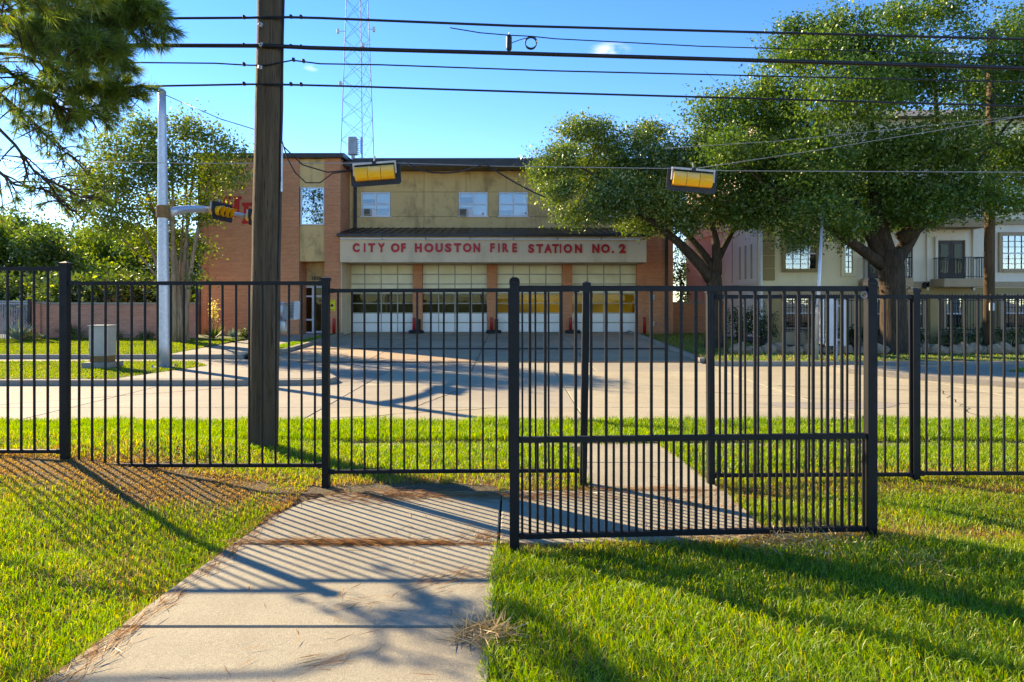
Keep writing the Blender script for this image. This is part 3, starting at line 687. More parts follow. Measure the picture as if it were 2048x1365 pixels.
def signal_head(name, label, c, face, roll, L=1.04, wdt=0.36, arm=False):
    """horizontal three-section head; face = direction its lenses look at (unit, horizontal)"""
    o = thing(name, label, 'traffic signal', c, 'traffic signals over the junction')
    f = Vector(face).normalized(); r = f.cross(Vector((0, 0, 1))).normalized(); u = Vector((0, 0, 1))
    R = Matrix.Rotation(roll, 3, f); r = R @ r; u = R @ u
    def q(a, b, z): return c + r * a + f * b + u * z
    def bx(m, a0, a1, b0, b1, z0, z1): return m.add([q(a0,b0,z0),q(a1,b0,z0),q(a1,b1,z0),q(a0,b1,z0),q(a0,b0,z1),q(a1,b0,z1),q(a1,b1,z1),q(a0,b1,z1)], [(0,3,2,1),(4,5,6,7),(0,1,5,4),(1,2,6,5),(2,3,7,6),(3,0,4,7)])
    # backplate: frame with rounded corners
    hw, hh, ch = L / 2 + 0.14, wdt / 2 + 0.14, 0.05
    ring = [(-hw+ch,-hh),(hw-ch,-hh),(hw,-hh+ch),(hw,hh-ch),(hw-ch,hh),(-hw+ch,hh),(-hw,hh-ch),(-hw,-hh+ch)]
    m = MB(); n = 8; m.add([q(a, 0.02, z) for a, z in ring] + [q(a, 0.035, z) for a, z in ring], [tuple(range(8)), tuple(range(15, 7, -1))] + [(i, (i+1)%8, 8+(i+1)%8, 8+i) for i in range(8)])
    bpl = build('backplate', m, M['black'], o)
    for k in range(3):
        a0 = -L/2 + k * L/3; a1 = a0 + L/3 - 0.012
        m = MB(); pr = []
        hw2 = wdt / 2
        prof = [(0.018, -hw2), (-0.09, -hw2 * 0.97), (-0.155, -hw2 * 0.72), (-0.18, -hw2 * 0.2), (-0.18, hw2 * 0.2), (-0.16, hw2 * 0.7), (-0.10, hw2 * 0.97), (0.018, hw2)]
        vs = [q(a0, b, z) for b, z in prof] + [q((a0 + a1) / 2, b * 1.08, z * 1.0) for b, z in prof] + [q(a1, b, z) for b, z in prof]
        fs = [tuple(range(8)), tuple(range(23, 15, -1))] + [(s*8+i, s*8+(i+1)%8, (s+1)*8+(i+1)%8, (s+1)*8+i) for s in (0, 1) for i in range(8)]
        sec = build('section', m.add(vs, fs), M['sigyel'], o)
        sec.data.materials.append(M['sigfade'])
        for pl in sec.data.polygons:
            if pl.center.z > 0.07: pl.material_index = 1
        m = MB(); am = (a0 + a1) / 2; K = 14
        for ri, b in ((0.155, 0.03), (0.155, 0.27)):
            for i in range(K):
                th = 2 * math.pi * i / K; m.v.append(tuple(q(am + ri * math.cos(th), b - (0.16 * (1 - math.sin(th)) / 2 if b > .1 else 0), ri * math.sin(th))))
        m.f += [(i, (i+1)%K, K+(i+1)%K, K+i) for i in range(K)]
        build('visor', m, M['sigyel'], sec)
        m = MB(); m.add([q(am + 0.15 * math.cos(2*math.pi*i/K), 0.05, 0.15 * math.sin(2*math.pi*i/K)) for i in range(K)], [tuple(range(K))]); build('lens', m, M['lensdark'], sec)
        for zz in (-hw2 + 0.02, hw2 - 0.02):
            m = MB(); bx(m, a0 + 0.01, a0 + 0.04, -0.13, -0.085, zz - 0.012, zz + 0.012); build('hinge', m, M['sigfade'], sec)
    m = MB(); bx(m, -L/2 - 0.05, L/2 + 0.05, -0.10, -0.05, wdt/2 + 0.05, wdt/2 + 0.10); br = build('hanger_bar', m, M['acgrey'], o)
    for sx in (-1, 1):
        m = MB(); bx(m, sx*(L/2 + 0.03) - 0.02, sx*(L/2 + 0.03) + 0.02, -0.095, -0.055, -0.05, wdt/2 + 0.06); build('hanger_strap', m, M['acgrey'], o)
    m = MB(); bx(m, -0.05, 0.05, -0.12, -0.03, wdt/2 + 0.02, wdt/2 + 0.12); build('pivot', m, M['black'], o)
    m = MB(); m.tube([q(0, -0.075, wdt/2 + 0.1), c + Vector((0, 0, wdt/2 + 0.26)) - f * 0.075], 0.02, 8); build('span_clamp', m, M['galvd'], o)
    return o
s1 = P(751, 347, 18.0); s2 = P(1384, 360, 18.0)
signal_head('traffic_signal', 'yellow traffic signal hung on the wire above the fire station roofline', s1, (0, 1, 0), -0.075)
signal_head('traffic_signal', 'yellow traffic signal hung on the wire before the oak crown', s2, (0, 1, 0), 0.085)
def arm_signal(t, label):
    c = arm_pt(t) + Vector((0.30, 0, -0.06)); o = signal_head('traffic_signal', label, c, (1, -0.12, 0), 0.0, L=.92, wdt=.31, arm=True)
arm_signal(2.4, 'yellow traffic signal on the mast arm left of the red wall letters')
arm_signal(4.9, 'yellow traffic signal at the arm end half hidden by the wooden pole')
# span wires
Zs = lambda py: PZ(py, 18.0)
for lab, pts, r in (
  ('steel span wire carrying the two hanging yellow signals', [P(-300, 318, 18), P(390, 327, 18), P(690, 327, 18), P(752, 325, 18), P(1000, 333, 18), P(1384, 338, 18), P(1450, 342, 18), P(2048, 345, 18), P(2700, 342, 18)], 0.010),
  ('upper slanting guy wire rising right across the oak crown', [P(1330, 297, 18), P(1550, 283, 18), P(2048, 232, 18), P(2700, 150, 18)], 0.007),
  ('lower slanting guy wire rising right from the second signal', [P(1388, 338, 18), P(1620, 303, 18), P(2048, 233, 17.6), P(2700, 120, 17)], 0.008)):
    cable('span_wire', lab, 'wire', pts, r, 'steelwire', 'wires of the signal span')
cable('signal_cable', 'black cable sagging from the first hanging signal towards the oak', 'cable', [P(815, 327, 18)] + sag(P(830, 338, 18), P(965, 330, 18), 0.16, 8) + sag(P(975, 331, 18), P(1090, 395, 18), 0.05, 6), 0.02, group='drooping signal cables')
cable('signal_cable', 'black cable looping down between the wooden pole and the first signal', 'cable', [P(560, 270, 17.5)] + [P(575, 318, 17.5), P(590, 345, 17.6), P(612, 366, 17.7), P(640, 366, 17.8), P(665, 347, 17.9), P(710, 342, 18.0)], 0.017, group='drooping signal cables')
cable('signal_cable', 'black cable descending straight from the wooden pole to the first signal', 'cable', [P(555, 282, 17.5), P(605, 330, 17.6), P(655, 345, 17.8), P(708, 340, 18.0)], 0.017, group='drooping signal cables')
cable('signal_cable', 'thin wire falling from the signal pole top behind the wooden pole', 'cable', [P(330, 190, 19.8), P(440, 238, 19), P(505, 258, 18.5), P(560, 275, 17.5)], 0.012, group='drooping signal cables')
# control cabinet
DC = 19.8; cb = P(204, 737, DC)
o = thing('control_cabinet', 'grey signal control cabinet on a concrete pad on the island lawn', 'cabinet', cb)
x0, x1 = PX(186, DC), PX(223, DC); y0, y1 = DC - 0.2, DC + 0.25
build('pad', MB().box(PX(177, DC), PX(232, DC), DC - 0.35, DC + 0.4, -0.3, PZ(724, DC), 0.015), M['kerb'], o)
build('plinth', MB().box(x0 + 0.02, x1 - 0.02, y0 + 0.02, y1 - 0.02, PZ(724.3, DC), PZ(712, DC)), M['rust'], o)
bd = build('body', MB().box(x0, x1, y0, y1, PZ(712, DC) + 0.001, PZ(653, DC), 0.012), M['cabinet'], o)
build('door', MB().box(x0 + 0.03, x1 - 0.03, y0 - 0.015, y0 + 0.01, PZ(709, DC), PZ(656, DC), 0.005), M['cabinet'], o)
build('lid', MB().box(x0 - 0.02, x1 + 0.02, y0 - 0.03, y1 + 0.02, PZ(653, DC) + 0.002, PZ(650.5, DC), 0.006), M['cabinet'], o)
for py in (665, 698): build('hinge', MB().tube([(x0 + 0.025, y0 - 0.02, PZ(py, DC) - .03), (x0 + 0.025, y0 - 0.02, PZ(py, DC) + .03)], 0.012, 6), M['galvd'], o)
build('handle', MB().tube([(x1 - 0.07, y0 - 0.03, PZ(684, DC)), (x1 - 0.07, y0 - 0.03, PZ(678, DC))], 0.01, 6), M['galvd'], o)
# ------------------------------------------------------------------ fire station
YT, YC, YU, YD = 35.4, 35.2, 37.4, 37.6     # tower front, canopy front, upper wall, garage doors
fs0 = thing('fire_station', 'brown brick and tan stucco fire station with four garage doors and red lettering', 'fire station', (0, YT, 0.0))
ZF = 0.06; TOP = PZ(317, YT); xl, xr = PX(398, YT), -8.9
xs0, xs1 = PX(598, YT), PX(649, YT)
zb_ = -0.3
build('brick_wing', MB().box(xl, xs0, YT, 50, zb_, TOP), M['brick'], fs0)
build('brick_pilaster', MB().box(xs1, xr, YT, 50, zb_, TOP), M['brick'], fs0)
build('stucco_panel', MB().box(xs0 + 0.002, xs1 - 0.002, YT + 0.10, YT + 0.4, PZ(374, YT), TOP - 0.01), M['stucco'], fs0)
build('stucco_panel', MB().box(xs0 + 0.002, xs1 - 0.002, YT + 0.10, YT + 1.3, PZ(523, YT), PZ(450.5, YT)), M['stucco'], fs0)
build('entry_wall', MB().box(xs0 + 0.002, xs1 - 0.002, YT + 1.3, YT + 1.5, PZ(573, YT + 1.3), PZ(515, YT)), M['stucco'], fs0)
wz0, wz1 = PZ(450, YT), PZ(374.5, YT)
wn = build('tower_window', MB().box(xs0 + 0.06, xs0 + 0.11, YT + 0.06, YT + 0.16, wz0, wz1).box(xs1 - 0.08, xs1 - 0.03, YT + 0.06, YT + 0.16, wz0, wz1).box(xs0 + 0.11, xs1 - 0.08, YT + 0.06, YT + 0.16, wz1 - 0.05, wz1).box(xs0 + 0.11, xs1 - 0.08, YT + 0.06, YT + 0.16, wz0, wz0 + 0.05), M['white'], fs0)
build('pane', MB().box(xs0 + 0.11, xs1 - 0.08, YT + 0.11, YT + 0.12, wz0 + 0.05, wz1 - 0.05), M['mirror'], wn)
build('room', MB().box(xs0 + 0.01, xs1 - 0.01, YT + 0.9, YT + 1.0, wz0, wz1), M['olive'], wn)
# entrance door
dy = YT + 1.25
dx0, dx1 = PX(606, dy), PX(646, dy); dz0, dz1, dzm = 0.05, PZ(573, dy), PZ(593, dy)
fr = MB(); xm = PX(626, dy)
for a, b in ((dx0, dx0 + .07), (xm - .05, xm + .05), (dx1 - .07, dx1)): fr.box(a, b, dy - .03, dy + .04, dz0, dz1)
for z in (dz0 + .04, PZ(640, dy), dzm, dz1 - .04):
    fr.box(dx0 + .07, xm - .05, dy - .025, dy + .035, z - .045, z + .045)
for z in (dz0 + .08, dzm, dz1 - .04): fr.box(xm + .05, dx1 - .07, dy - .025, dy + .035, z - .05, z + .05)
ed = build('entrance_door', fr, M['white'], fs0)
for a, b, c, d in ((dx0 + .07, xm - .05, dz0 + .085, PZ(640, dy) - .045), (dx0 + .07, xm - .05, PZ(640, dy) + .045, dzm - .045), (dx0 + .07, xm - .05, dzm + .045, dz1 - .085), (xm + .05, dx1 - .07, dz0 + .13, dzm - .05), (xm + .05, dx1 - .07, dzm + .05, dz1 - .09)):
    build('pane', MB().box(a, b, dy, dy + .01, c, d), M['glassdark'], ed)
build('handle', MB().tube([(xm + 0.0, dy - .06, 1.0), (xm, dy - .06, 1.25)], .015, 6), M['galv'], ed)
build('lobby', MB().box(xs0 + .01, xs1 - .01, dy + 1.4, dy + 1.5, 0, 3.0), M['olive'], ed)
def letter_mesh(ch, x0, x1, z0, z1, y, depth, offset=0.02):
    cu = bpy.data.curves.new('t', 'FONT'); cu.body = ch; cu.extrude = 0.5; cu.offset = offset; cu.resolution_u = 6
    ob = bpy.data.objects.new('t', cu); C.objects.link(ob)
    dg = bpy.context.evaluated_depsgraph_get(); me = bpy.data.meshes.new_from_object(ob.evaluated_get(dg))
    bpy.data.objects.remove(ob)
    n = len(me.vertices); co = np.zeros(n * 3); me.vertices.foreach_get('co', co); co = co.reshape(-1, 3)
    mn, mxx = co.min(0), co.max(0)
    out = np.zeros_like(co)
    out[:, 0] = x0 + (co[:, 0] - mn[0]) / (mxx[0] - mn[0]) * (x1 - x0)
    out[:, 2] = z0 + (co[:, 1] - mn[1]) / (mxx[1] - mn[1]) * (z1 - z0)
    out[:, 1] = y - depth * (co[:, 2] - mn[2]) / (mxx[2] - mn[2])
    m = MB(); m.v = [tuple(p) for p in out]; m.f = [tuple(p.vertices) for p in me.polygons]; bpy.data.meshes.remove(me); return m
for k, d in enumerate('5830'):
    a = PX(623.5 + k * 4.6, YT + 1.3); build('house_number', letter_mesh(d, a, a + .1, PZ(560.5, YT + 1.3), PZ(553.5, YT + 1.3), YT + 1.298, .03), M['black'], fs0)
# painted slab-serif letters on the brick wing
def slab_letter(ch, x0, x1, z0, z1):
    m = MB(); W = x1 - x0; H = z1 - z0; st = W * 0.24; sh = H * 0.15; sv = W * 0.11; ya, yb = YT - .03, YT - .002
    if ch == 'H':
        for c in (x0 + sv + st/2, x1 - sv - st/2):
            m.box(c - st/2, c + st/2, ya, yb, z0 + sh, z1 - sh)
            for z in (z0, z1 - sh): m.box(c - st/2 - sv, c + st/2 + sv, ya, yb, z, z + sh)
        m.box(x0 + sv + st, x1 - sv - st, ya, yb, (z0+z1)/2 - sh*.6, (z0+z1)/2 + sh*.6)
    elif ch == 'F':
        c = x0 + sv + st/2
        m.box(c - st/2, c + st/2, ya, yb, z0 + sh, z1 - sh); m.box(c - st/2 - sv, c + st/2 + sv, ya, yb, z0, z0 + sh)
        m.box(c - st/2 - sv, x1, ya, yb, z1 - sh, z1); m.box(x1 - st*.45, x1, ya, yb, z1 - sh*2.2, z1 - sh)
        m.box(c + st/2, x1 - st*.9, ya, yb, (z0+z1)/2 - sh*.5, (z0+z1)/2 + sh*.5)
    else:
        c = x0 + sv + st/2
        m.box(c - st/2, c + st/2, ya, yb, z0 + sh, z1 - sh); m.box(c - st/2 - sv, c + st/2 + .1, ya, yb, z0, z0 + sh); m.box(c - st/2 - sv, c + st/2 + .1, ya, yb, z1 - sh, z1)
        K = 12; zc = (z0+z1)/2; xc = c + st/2 + .1; out = []; inn = []
        for i in range(K + 1):
            a = -math.pi/2 + math.pi*i/K; out.append((xc + (x1 - xc)*math.cos(a), zc + H/2*math.sin(a))); inn.append((xc + (x1 - xc - st)*math.cos(a), zc + (H/2 - sh)*math.sin(a)))
        for i in range(K): m.prism_xz([out[i], out[i+1], inn[i+1], inn[i]], ya, yb)
    return m
def zz(py): return PZ(py, YT)
def xx_(px): return PX(px, YT)
build('wall_letter', slab_letter('H', xx_(443), xx_(483), zz(435), zz(393)), M['redp'], fs0)
build('wall_letter', slab_letter('F', xx_(484), xx_(520), zz(448), zz(406)), M['redp'], fs0)
build('wall_letter', slab_letter('D', xx_(523), xx_(557), zz(461), zz(419)), M['redp'], fs0)
# coping of the wing and downpipes
build('coping', MB().prism_yz([(YT - .28, TOP + .001), (YT - .28, TOP + .20), (YT - .1, TOP + .26), (50.1, TOP + .26), (50.1, TOP + .001)], xl - .2, xr + .22), M['roofmetal'], fs0)
build('downpipe', MB().box(xl - .02, xl + .10, YT - .1, YT - .003, 0, TOP), M['roofmetal'], fs0)
build('downpipe', MB().box(xl + .42, xl + .46, YT - .04, YT - .003, 0, TOP), M['brick'], fs0)
# upper wall in panels around its windows
UT = PZ(325, YU); x9 = PX(1285, YU)
rows = [PZ(326, YU), PZ(384.5, YU), PZ(433.5, YU), PZ(470, YU)]
G = .008
def ub(a, b, r0, r1): build('stucco_panel', MB().box(a + G, b - G, YU, YU + .25, r1 + G, r0 - G), M['stucco'], fs0)
cols = [xr, PX(848, YU), PX(932, YU), PX(1012, YU), PX(1150, YU), x9]
for i in range(5): ub(cols[i], cols[i+1], rows[0], rows[1]); ub(cols[i], cols[i+1], rows[2], rows[3])
wins = [(722, 781), (917, 976), (997, 1056), (1193, 1251)]
wx = [(PX(a, YU), PX(b, YU)) for a, b in wins]
mids = [(xr, wx[0][0]), (wx[0][1], PX(848, YU)), (PX(848, YU), wx[1][0]), (wx[1][1], wx[2][0]), (wx[2][1], PX(1150, YU)), (PX(1150, YU), wx[3][0]), (wx[3][1], x9)]
for a, b in mids: ub(a, b, rows[1], rows[2])
build('backing_wall', MB().box(xr + .01, x9 - .01, YU + .62, YU + .8, 3.8, UT), M['dark'], fs0)
build('joint_backing', MB().box(xr + .01, wx[0][0], YU + .252, YU + .3, 5, UT).box(wx[0][1], wx[1][0], YU + .252, YU + .3, 5, UT).box(wx[1][1], wx[2][0], YU + .252, YU + .3, 5, UT).box(wx[2][1], wx[3][0], YU + .252, YU + .3, 5, UT), M['gold'], fs0)
blindh = [[.55, .9, .3, .35], [.35, .98, .2, .95], [.98, .98, .5, .95], [.2, .2, .1, .1]]
for k, (a, b) in enumerate(wx):
    z0, z1 = rows[2] + .01, rows[1] - .01; xm = (a + b)/2; zm_ = (z0 + z1)/2
    m = MB()
    for p, q in ((a + .01, a + .08), (xm - .045, xm + .045), (b - .08, b - .01)): m.box(p, q, YU - .02, YU + .08, z0, z1)
    for p, q in ((a + .08, xm - .045), (xm + .045, b - .08)):
        for z, t in ((z0 + .035, .07), (zm_, .06), (z1 - .035, .07)): m.box(p, q, YU - .012, YU + .07, z - t/2, z + t/2)
    wo_ = build('window', m, M['white'], fs0)
    for i, (p, q, c, d) in enumerate(((a + .08, xm - .045, zm_ + .03, z1 - .07), (xm + .045, b - .08, zm_ + .03, z1 - .07), (a + .08, xm - .045, z0 + .07, zm_ - .03), (xm + .045, b - .08, z0 + .07, zm_ - .03))):
        build('pane', MB().box(p, q, YU + .02, YU + .028, c, d), M['glass'], wo_)
        h = blindh[k][i] * (d - c); build('blind', MB().box(p, q, YU + .10, YU + .12, d - h, d), M['blind'], wo_)
    build('sill', MB().box(a - .05, b + .05, YU - .06, YU - .022, z0 - .05, z0), M['white'], wo_)
build('coping', MB().prism_yz([(YU - .30, UT - .04), (YU - .30, UT + .13), (YU - .1, UT + .22), (52, UT + .22), (52, UT - .04)], xr + .23, PX(1350, YU)), M['roofmetal'], fs0)
build('roof', MB().box(xl, xr + 17, YT + .5, 50.0, TOP - .3, TOP - .05), M['roofmetal'], fs0)
build('downpipe', MB().box(PX(708, YU), PX(714, YU), YU - .12, YU - .002, 5.6, UT - .05), M['roofmetal'], fs0)
# canopy
cx0, cx1 = PX(680, YC), PX(1293, YC); cz0, cz1 = PZ(525, YC), PZ(474, YC)
build('canopy_fascia', MB().prism_yz([(YC, cz0), (YC, cz1), (YU - .01, cz1), (YU - .01, cz0 + .02)], cx0, cx1), M['fascia'], fs0)
rz = PZ(456, YU)
hip = [(cx0 - .12, YC - .22, cz1 + .14), (cx1 + .14, YC - .22, cz1 + .14), (cx1 - .1, YU - .004, rz), (cx0 + .15, YU - .004, rz), (cx0 - .12, YC - .22, cz1 + .003), (cx1 + .14, YC - .22, cz1 + .003), (cx1 + .14, YU - .004, cz1 + .003), (cx0 - .12, YU - .004, cz1 + .003)]
cr = build('canopy_roof', MB().add(hip, [(0,1,2,3),(4,5,1,0),(5,6,2,1),(7,4,0,3),(4,7,6,5)]), M['roofmetal'], fs0)
nseam = 38
for i in range(nseam):
    f = (i + .5) / nseam; a = Vector(hip[0]).lerp(Vector(hip[1]), f); b = Vector(hip[3]).lerp(Vector(hip[2]), f)
    build('seam', MB().bar(a + Vector((0, 0, .012)), b + Vector((0, -.02, .012)), .03, .04), M['roofmetal'], cr)
cd_ = build('conduit', MB().tube([(cx0 + .03, YC - .06, PZ(478, YC)), (cx1 - .35, YC - .06, PZ(479.5, YC))], .045, 8), M['white'], fs0)
for px in (765, 852, 940, 1027, 1115, 1202): build('bracket', MB().box(PX(px, YC) - .03, PX(px, YC) + .03, YC - .11, YC - .002, PZ(478, YC) - .07, PZ(478, YC) + .06), M['galvd'], cd_)
L1 = [('C',148,192),('I',221,230),('T',250,293),('Y',312,358),('O',397,452),('F',463,492),('H',552,597),('O',613,672),('U',686,733),('S',748,790),('T',806,852),('O',864,920),('N',932,976),('F',1041,1070),('I',1093,1102),('R',1120,1162),('E',1184,1215)]
L2 = [('S',183,222),('T',236,280),('A',286,338),('T',338,382),('I',388,397),('O',413,468),('N',486,532),('N',599,645),('O',657,712),('.',726,740),('2',774,817)]
for off, L in ((660, L1), (1000, L2)):
    for ch, a, b in L:
        z0, z1 = PZ(505.0 + (1.6 if off == 1000 else 0), YC), PZ(487.0 + (1.6 if off == 1000 else 0), YC)
        if ch == '.': z1 = z0 + .12
        o = build('letter', letter_mesh(ch, PX(off + a/3.25, YC), PX(off + b/3.25, YC), z0, z1, YC - .003, .05, 0.05 if ch not in 'I.' else 0), M['red'], fs0)
build('canopy_side_wall', MB().box(xr + .002, xr + .06, YT + .05, YD + .3, 0, cz0 - .003), M['fascia'], fs0)
# garage doors
drs = [(697, 828), (845, 975), (993, 1125), (1143, 1272)]
dzb, dzt = ZF, PZ(530, YD)
tw, th = PX(830, YD) - PX(697, YD), dzt - dzb
cw = (PX(828, YD) - PX(697, YD)) / 4; rh = th / 7
pn = mesh_of(MB().box(-cw/2 + .03, cw/2 - .03, -.025, .02, -rh/2 + .03, rh/2 - .03, .012), (0,0,0), 'panel', M['doorpanel'])
pny = mesh_of(MB().box(-cw/2 + .03, cw/2 - .03, -.025, .02, -rh/2 + .03, rh/2 - .03, .012), (0,0,0), 'panel', M['dooryellow'])
gp_ = mesh_of(MB().box(-cw/2 + .045, cw/2 - .045, -.002, .006, -rh/2 + .04, rh/2 - .04), (0,0,0), 'pane', M['glassdark'])
for k, (pa, pb) in enumerate(drs):
    a, b = PX(pa, YD), PX(pb, YD); a, b = (a + b)/2 - 2*cw, (a + b)/2 + 2*cw
    m = MB()
    for i in range(5): m.box(a + i*cw - (.03 if i else 0), a + i*cw + (.03 if i < 4 else 0), YD - .012, YD + .04, dzb, dzt)
    for i in range(4):
        for j in range(8): z = dzb + j*rh; m.box(a + i*cw + .03, a + (i+1)*cw - .03, YD - .008, YD + .035, max(dzb, z - .03), min(dzt, z + .03))
    gd = build('garage_door', m, M['doorrail'], fs0)
    for j in range(7):
        for i in range(4):
            c = (a + (i + .5)*cw, YD, dzb + (j + .5)*rh)
            if j in (2, 3): inst('pane', gp_, gd, c)
            else: inst('panel', pny if j > 3 else pn, gd, c)
    build('bay_interior', MB().box(a, b, YD + 1.2, YD + 1.3, dzb, dzt), M['olive'] if k < 2 else M['warmbay'], gd)
    build('weather_strip', MB().box(a, b, YD - .03, YD + .05, dzb - .05, dzb - .001), M['rubber'], gd)
for pa, pb in ((828, 845), (975, 993), (1125, 1143), (1272, 1286)):
    build('brick_pier', MB().box(PX(pa, YD) - .02, PX(pb, YD) + .02, YD - .3, YD + .5, -.1, cz0 + .018), M['brick'], fs0)
build('lintel', MB().box(xr + .07, PX(1272, YD) - .03, YD - .1, YD + .3, dzt + .002, cz0 + .5), M['fascia'], fs0)
# right brick end
rb0, rb1 = x9, PX(1346, YU)
build('brick_end', MB().box(rb0, rb1, YU - .05, 50, -.3, UT - .05), M['brick'], fs0)
build('downpipe', MB().box(PX(1330, YU), PX(1335, YU), YU - .16, YU - .052, 0, UT - .1), M['roofmetal'], fs0)
for px, py in ((1306, 595), (1305, 648)): build('utility_box', MB().box(PX(px, YU) - .07, PX(px, YU) + .07, YU - .15, YU - .052, PZ(py, YU) - .13, PZ(py, YU) + .13, .01), M['acgrey'], fs0)
build('hose_tap', MB().tube([(PX(1314, YU), YU - .052, .55), (PX(1314, YU), YU - .2, .55), (PX(1314, YU), YU - .2, .42)], .025, 8), M['galvd'], fs0)
build('body', MB().box(xr + .01, rb1 - .05, YU + 2.2, 50, -.2, UT - .3), M['brick'], fs0)
# window air conditioners
for (pa, pb, pc, pd, lab) in ((729, 743, 419, 431.5, 'grey window air conditioner in the window nearest the brick wing'), (919, 934, 419, 433, 'beige window air conditioner in the middle upstairs window')):
    a, b = PX(pa, YU), PX(pb, YU); z0, z1 = PZ(pd, YU), PZ(pc, YU)
    o = thing('air_conditioner', lab, 'air conditioner', ((a + b)/2, YU - .2, z0), 'window air conditioners on the station')
    build('case', MB().box(a, b, YU - .28, YU + .015, z0, z1, .01), M['acgrey'], o)
    build('grille', MB().box(a + .03, b - .03, YU - .29, YU - .279, z0 + .03, z1 - .03), M['grille'], o)
    build('side_panel', MB().box(b + .01, b + .28, YU - .01, YU + .012, z0, z1 - .02), M['white'], o)
# yellow warning sign on the pilaster
o = thing('warning_sign', 'small yellow warning sign on the brick pilaster by the first garage door', 'sign', P(664, 611, YT - .02))
a, b, z0, z1 = PX(657.5, YT), PX(671, YT), PZ(622, YT), PZ(600, YT)
build('plate', MB().box(a, b, YT - .03, YT - .004, z0, z1), M['yellow'], o)
cxm, czm = (a + b)/2, (z0 + z1)/2
build('symbol', MB().prism_xz([(cxm - .1, czm - .03), (cxm, czm - .09), (cxm + .1, czm - .03), (cxm + .06, czm + .02), (cxm, czm + .1), (cxm - .06, czm + .02)], YT - .036, YT - .031), M['black'], o)
for z in (z1 - .06, z0 + .06): build('text_line', MB().box(a + .05, b - .05, YT - .036, YT - .031, z - .012, z + .012), M['black'], o)
# bollards
bl = [(668, 666, 34.9, 'red steel bollard against the brick pilaster left of the garage doors', False), (828, 668, 36.9, 'red bollard on a black round base between the first and second garage doors', True), (983, 669, 36.9, 'red bollard on a black round base between the second and third garage doors', True), (1141, 669.5, 36.9, 'red bollard on a black round base between the third and fourth garage doors', True), (1289, 670, 36.6, 'red bollard on the kerb right of the last garage door', False)]
for px, py, D, lab, basef in bl:
    x = PX(px, D); z = apz(x, D) + .002
    if not basef: z = z + .03
    o = thing('bollard', lab, 'bollard', (x, D, z), 'red bollards guarding the garage doors')
    if basef:
        build('base', MB().lathe([(.42, -.05), (.42, .10), (.36, .15), (.2, .16)], (x + .12, D, z), 20), M['rubber'], o)
        build('rubber_guard', MB().tube([(x + .27, D + .05, z + .1), (x + .27, D + .05, z + .74)], .09, 12), M['rubber'], o)
    build('post', MB().lathe([(.085, -.05), (.085, .76), (.07, .81), (.03, .835)], (x, D, z), 16), M['redbol'], o, smooth=True)

# ------------------------------------------------------------------ radio tower and roof antenna
DR = 52.0
rt = thing('radio_tower', 'tall slim steel lattice radio tower rising behind the fire station', 'radio tower', P(713, 330, DR) * 1.0)
BASE[rt.name] = Vector(rt.location)
def leg(k, f):   # f 0 at y=320px, 1 at y=-120px ; runs on down to the ground behind the station
    bot = [(681, DR - .6), (748, DR - .6), (725, DR + 1.2)][k]; top = [(697, DR - .3), (731, DR - .3), (719, DR + .5)][k]
    px = bot[0] + (top[0] - bot[0]) * f; D = bot[1] + (top[1] - bot[1]) * f; return P(px, 320 - 440 * f, D)
nb_ = 11
for k in range(3):
    build('leg', MB().tube([leg(k, -.85), leg(k, 0), leg(k, 1.15)], .028, 6), M['towersteel'], rt)
for i in range(nb_ + 1):
    f0 = i / nb_; f1 = (i + 1) / nb_
    for k in range(3):
        k2 = (k + 1) % 3
        build('brace', MB().tube([leg(k, f0), leg(k2, f1)], .011, 5), M['towersteel'], rt)
        build('brace', MB().tube([leg(k2, f0), leg(k, f1)], .011, 5), M['towersteel'], rt)
for px, py, w_, h in ((676, 63, .16, .33), (748, 59, .18, .36), (681, 168, .22, .36), (726, 90, .2, .3)):
    p = P(px, py, DR - .6); an = build('panel_antenna', MB().box(p.x - w_/2, p.x + w_/2, p.y - .1, p.y + .1, p.z - h/2, p.z + h/2, .02), M['signback'], rt)
    q = leg(0 if px < 700 else 1, (320 - py)/440); build('mount', MB().tube([p, q], .02, 5), M['galvd'], an)
DA2 = 42.0; p = P(706, 293, DA2)
o = thing('roof_antenna', 'grey panel antenna with finned side standing on the station roof', 'antenna', P(706, 330, DA2))
build('panel', MB().box(PX(697, DA2), PX(714, DA2), DA2 - .2, DA2 + .15, PZ(311, DA2), PZ(275, DA2), .03), M['galvd'], o)
build('fin_panel', MB().box(PX(722, DA2), PX(725, DA2), DA2 - .2, DA2 + .15, PZ(309, DA2), PZ(275, DA2), .02), M['galvd'], o)
for k in range(9): build('fin', MB().add([(PX(714, DA2), DA2, PZ(278 + k*3.6, DA2)), (PX(714, DA2), DA2, PZ(281 + k*3.6, DA2)), (PX(721, DA2), DA2 + .02, PZ(280.5 + k*3.6, DA2)), (PX(714, DA2), DA2 + .06, PZ(279.5 + k*3.6, DA2))], [(0,1,2),(1,3,2),(3,0,2),(0,3,1)]), M['galvd'], o)
build('mast', MB().tube([P(706, 340, DA2), P(706, 311, DA2)], .12, 10), M['galvd'], o)
build('mast', MB().tube([P(723.5, 340, DA2), P(723.5, 309, DA2)], .04, 8), M['galvd'], o)

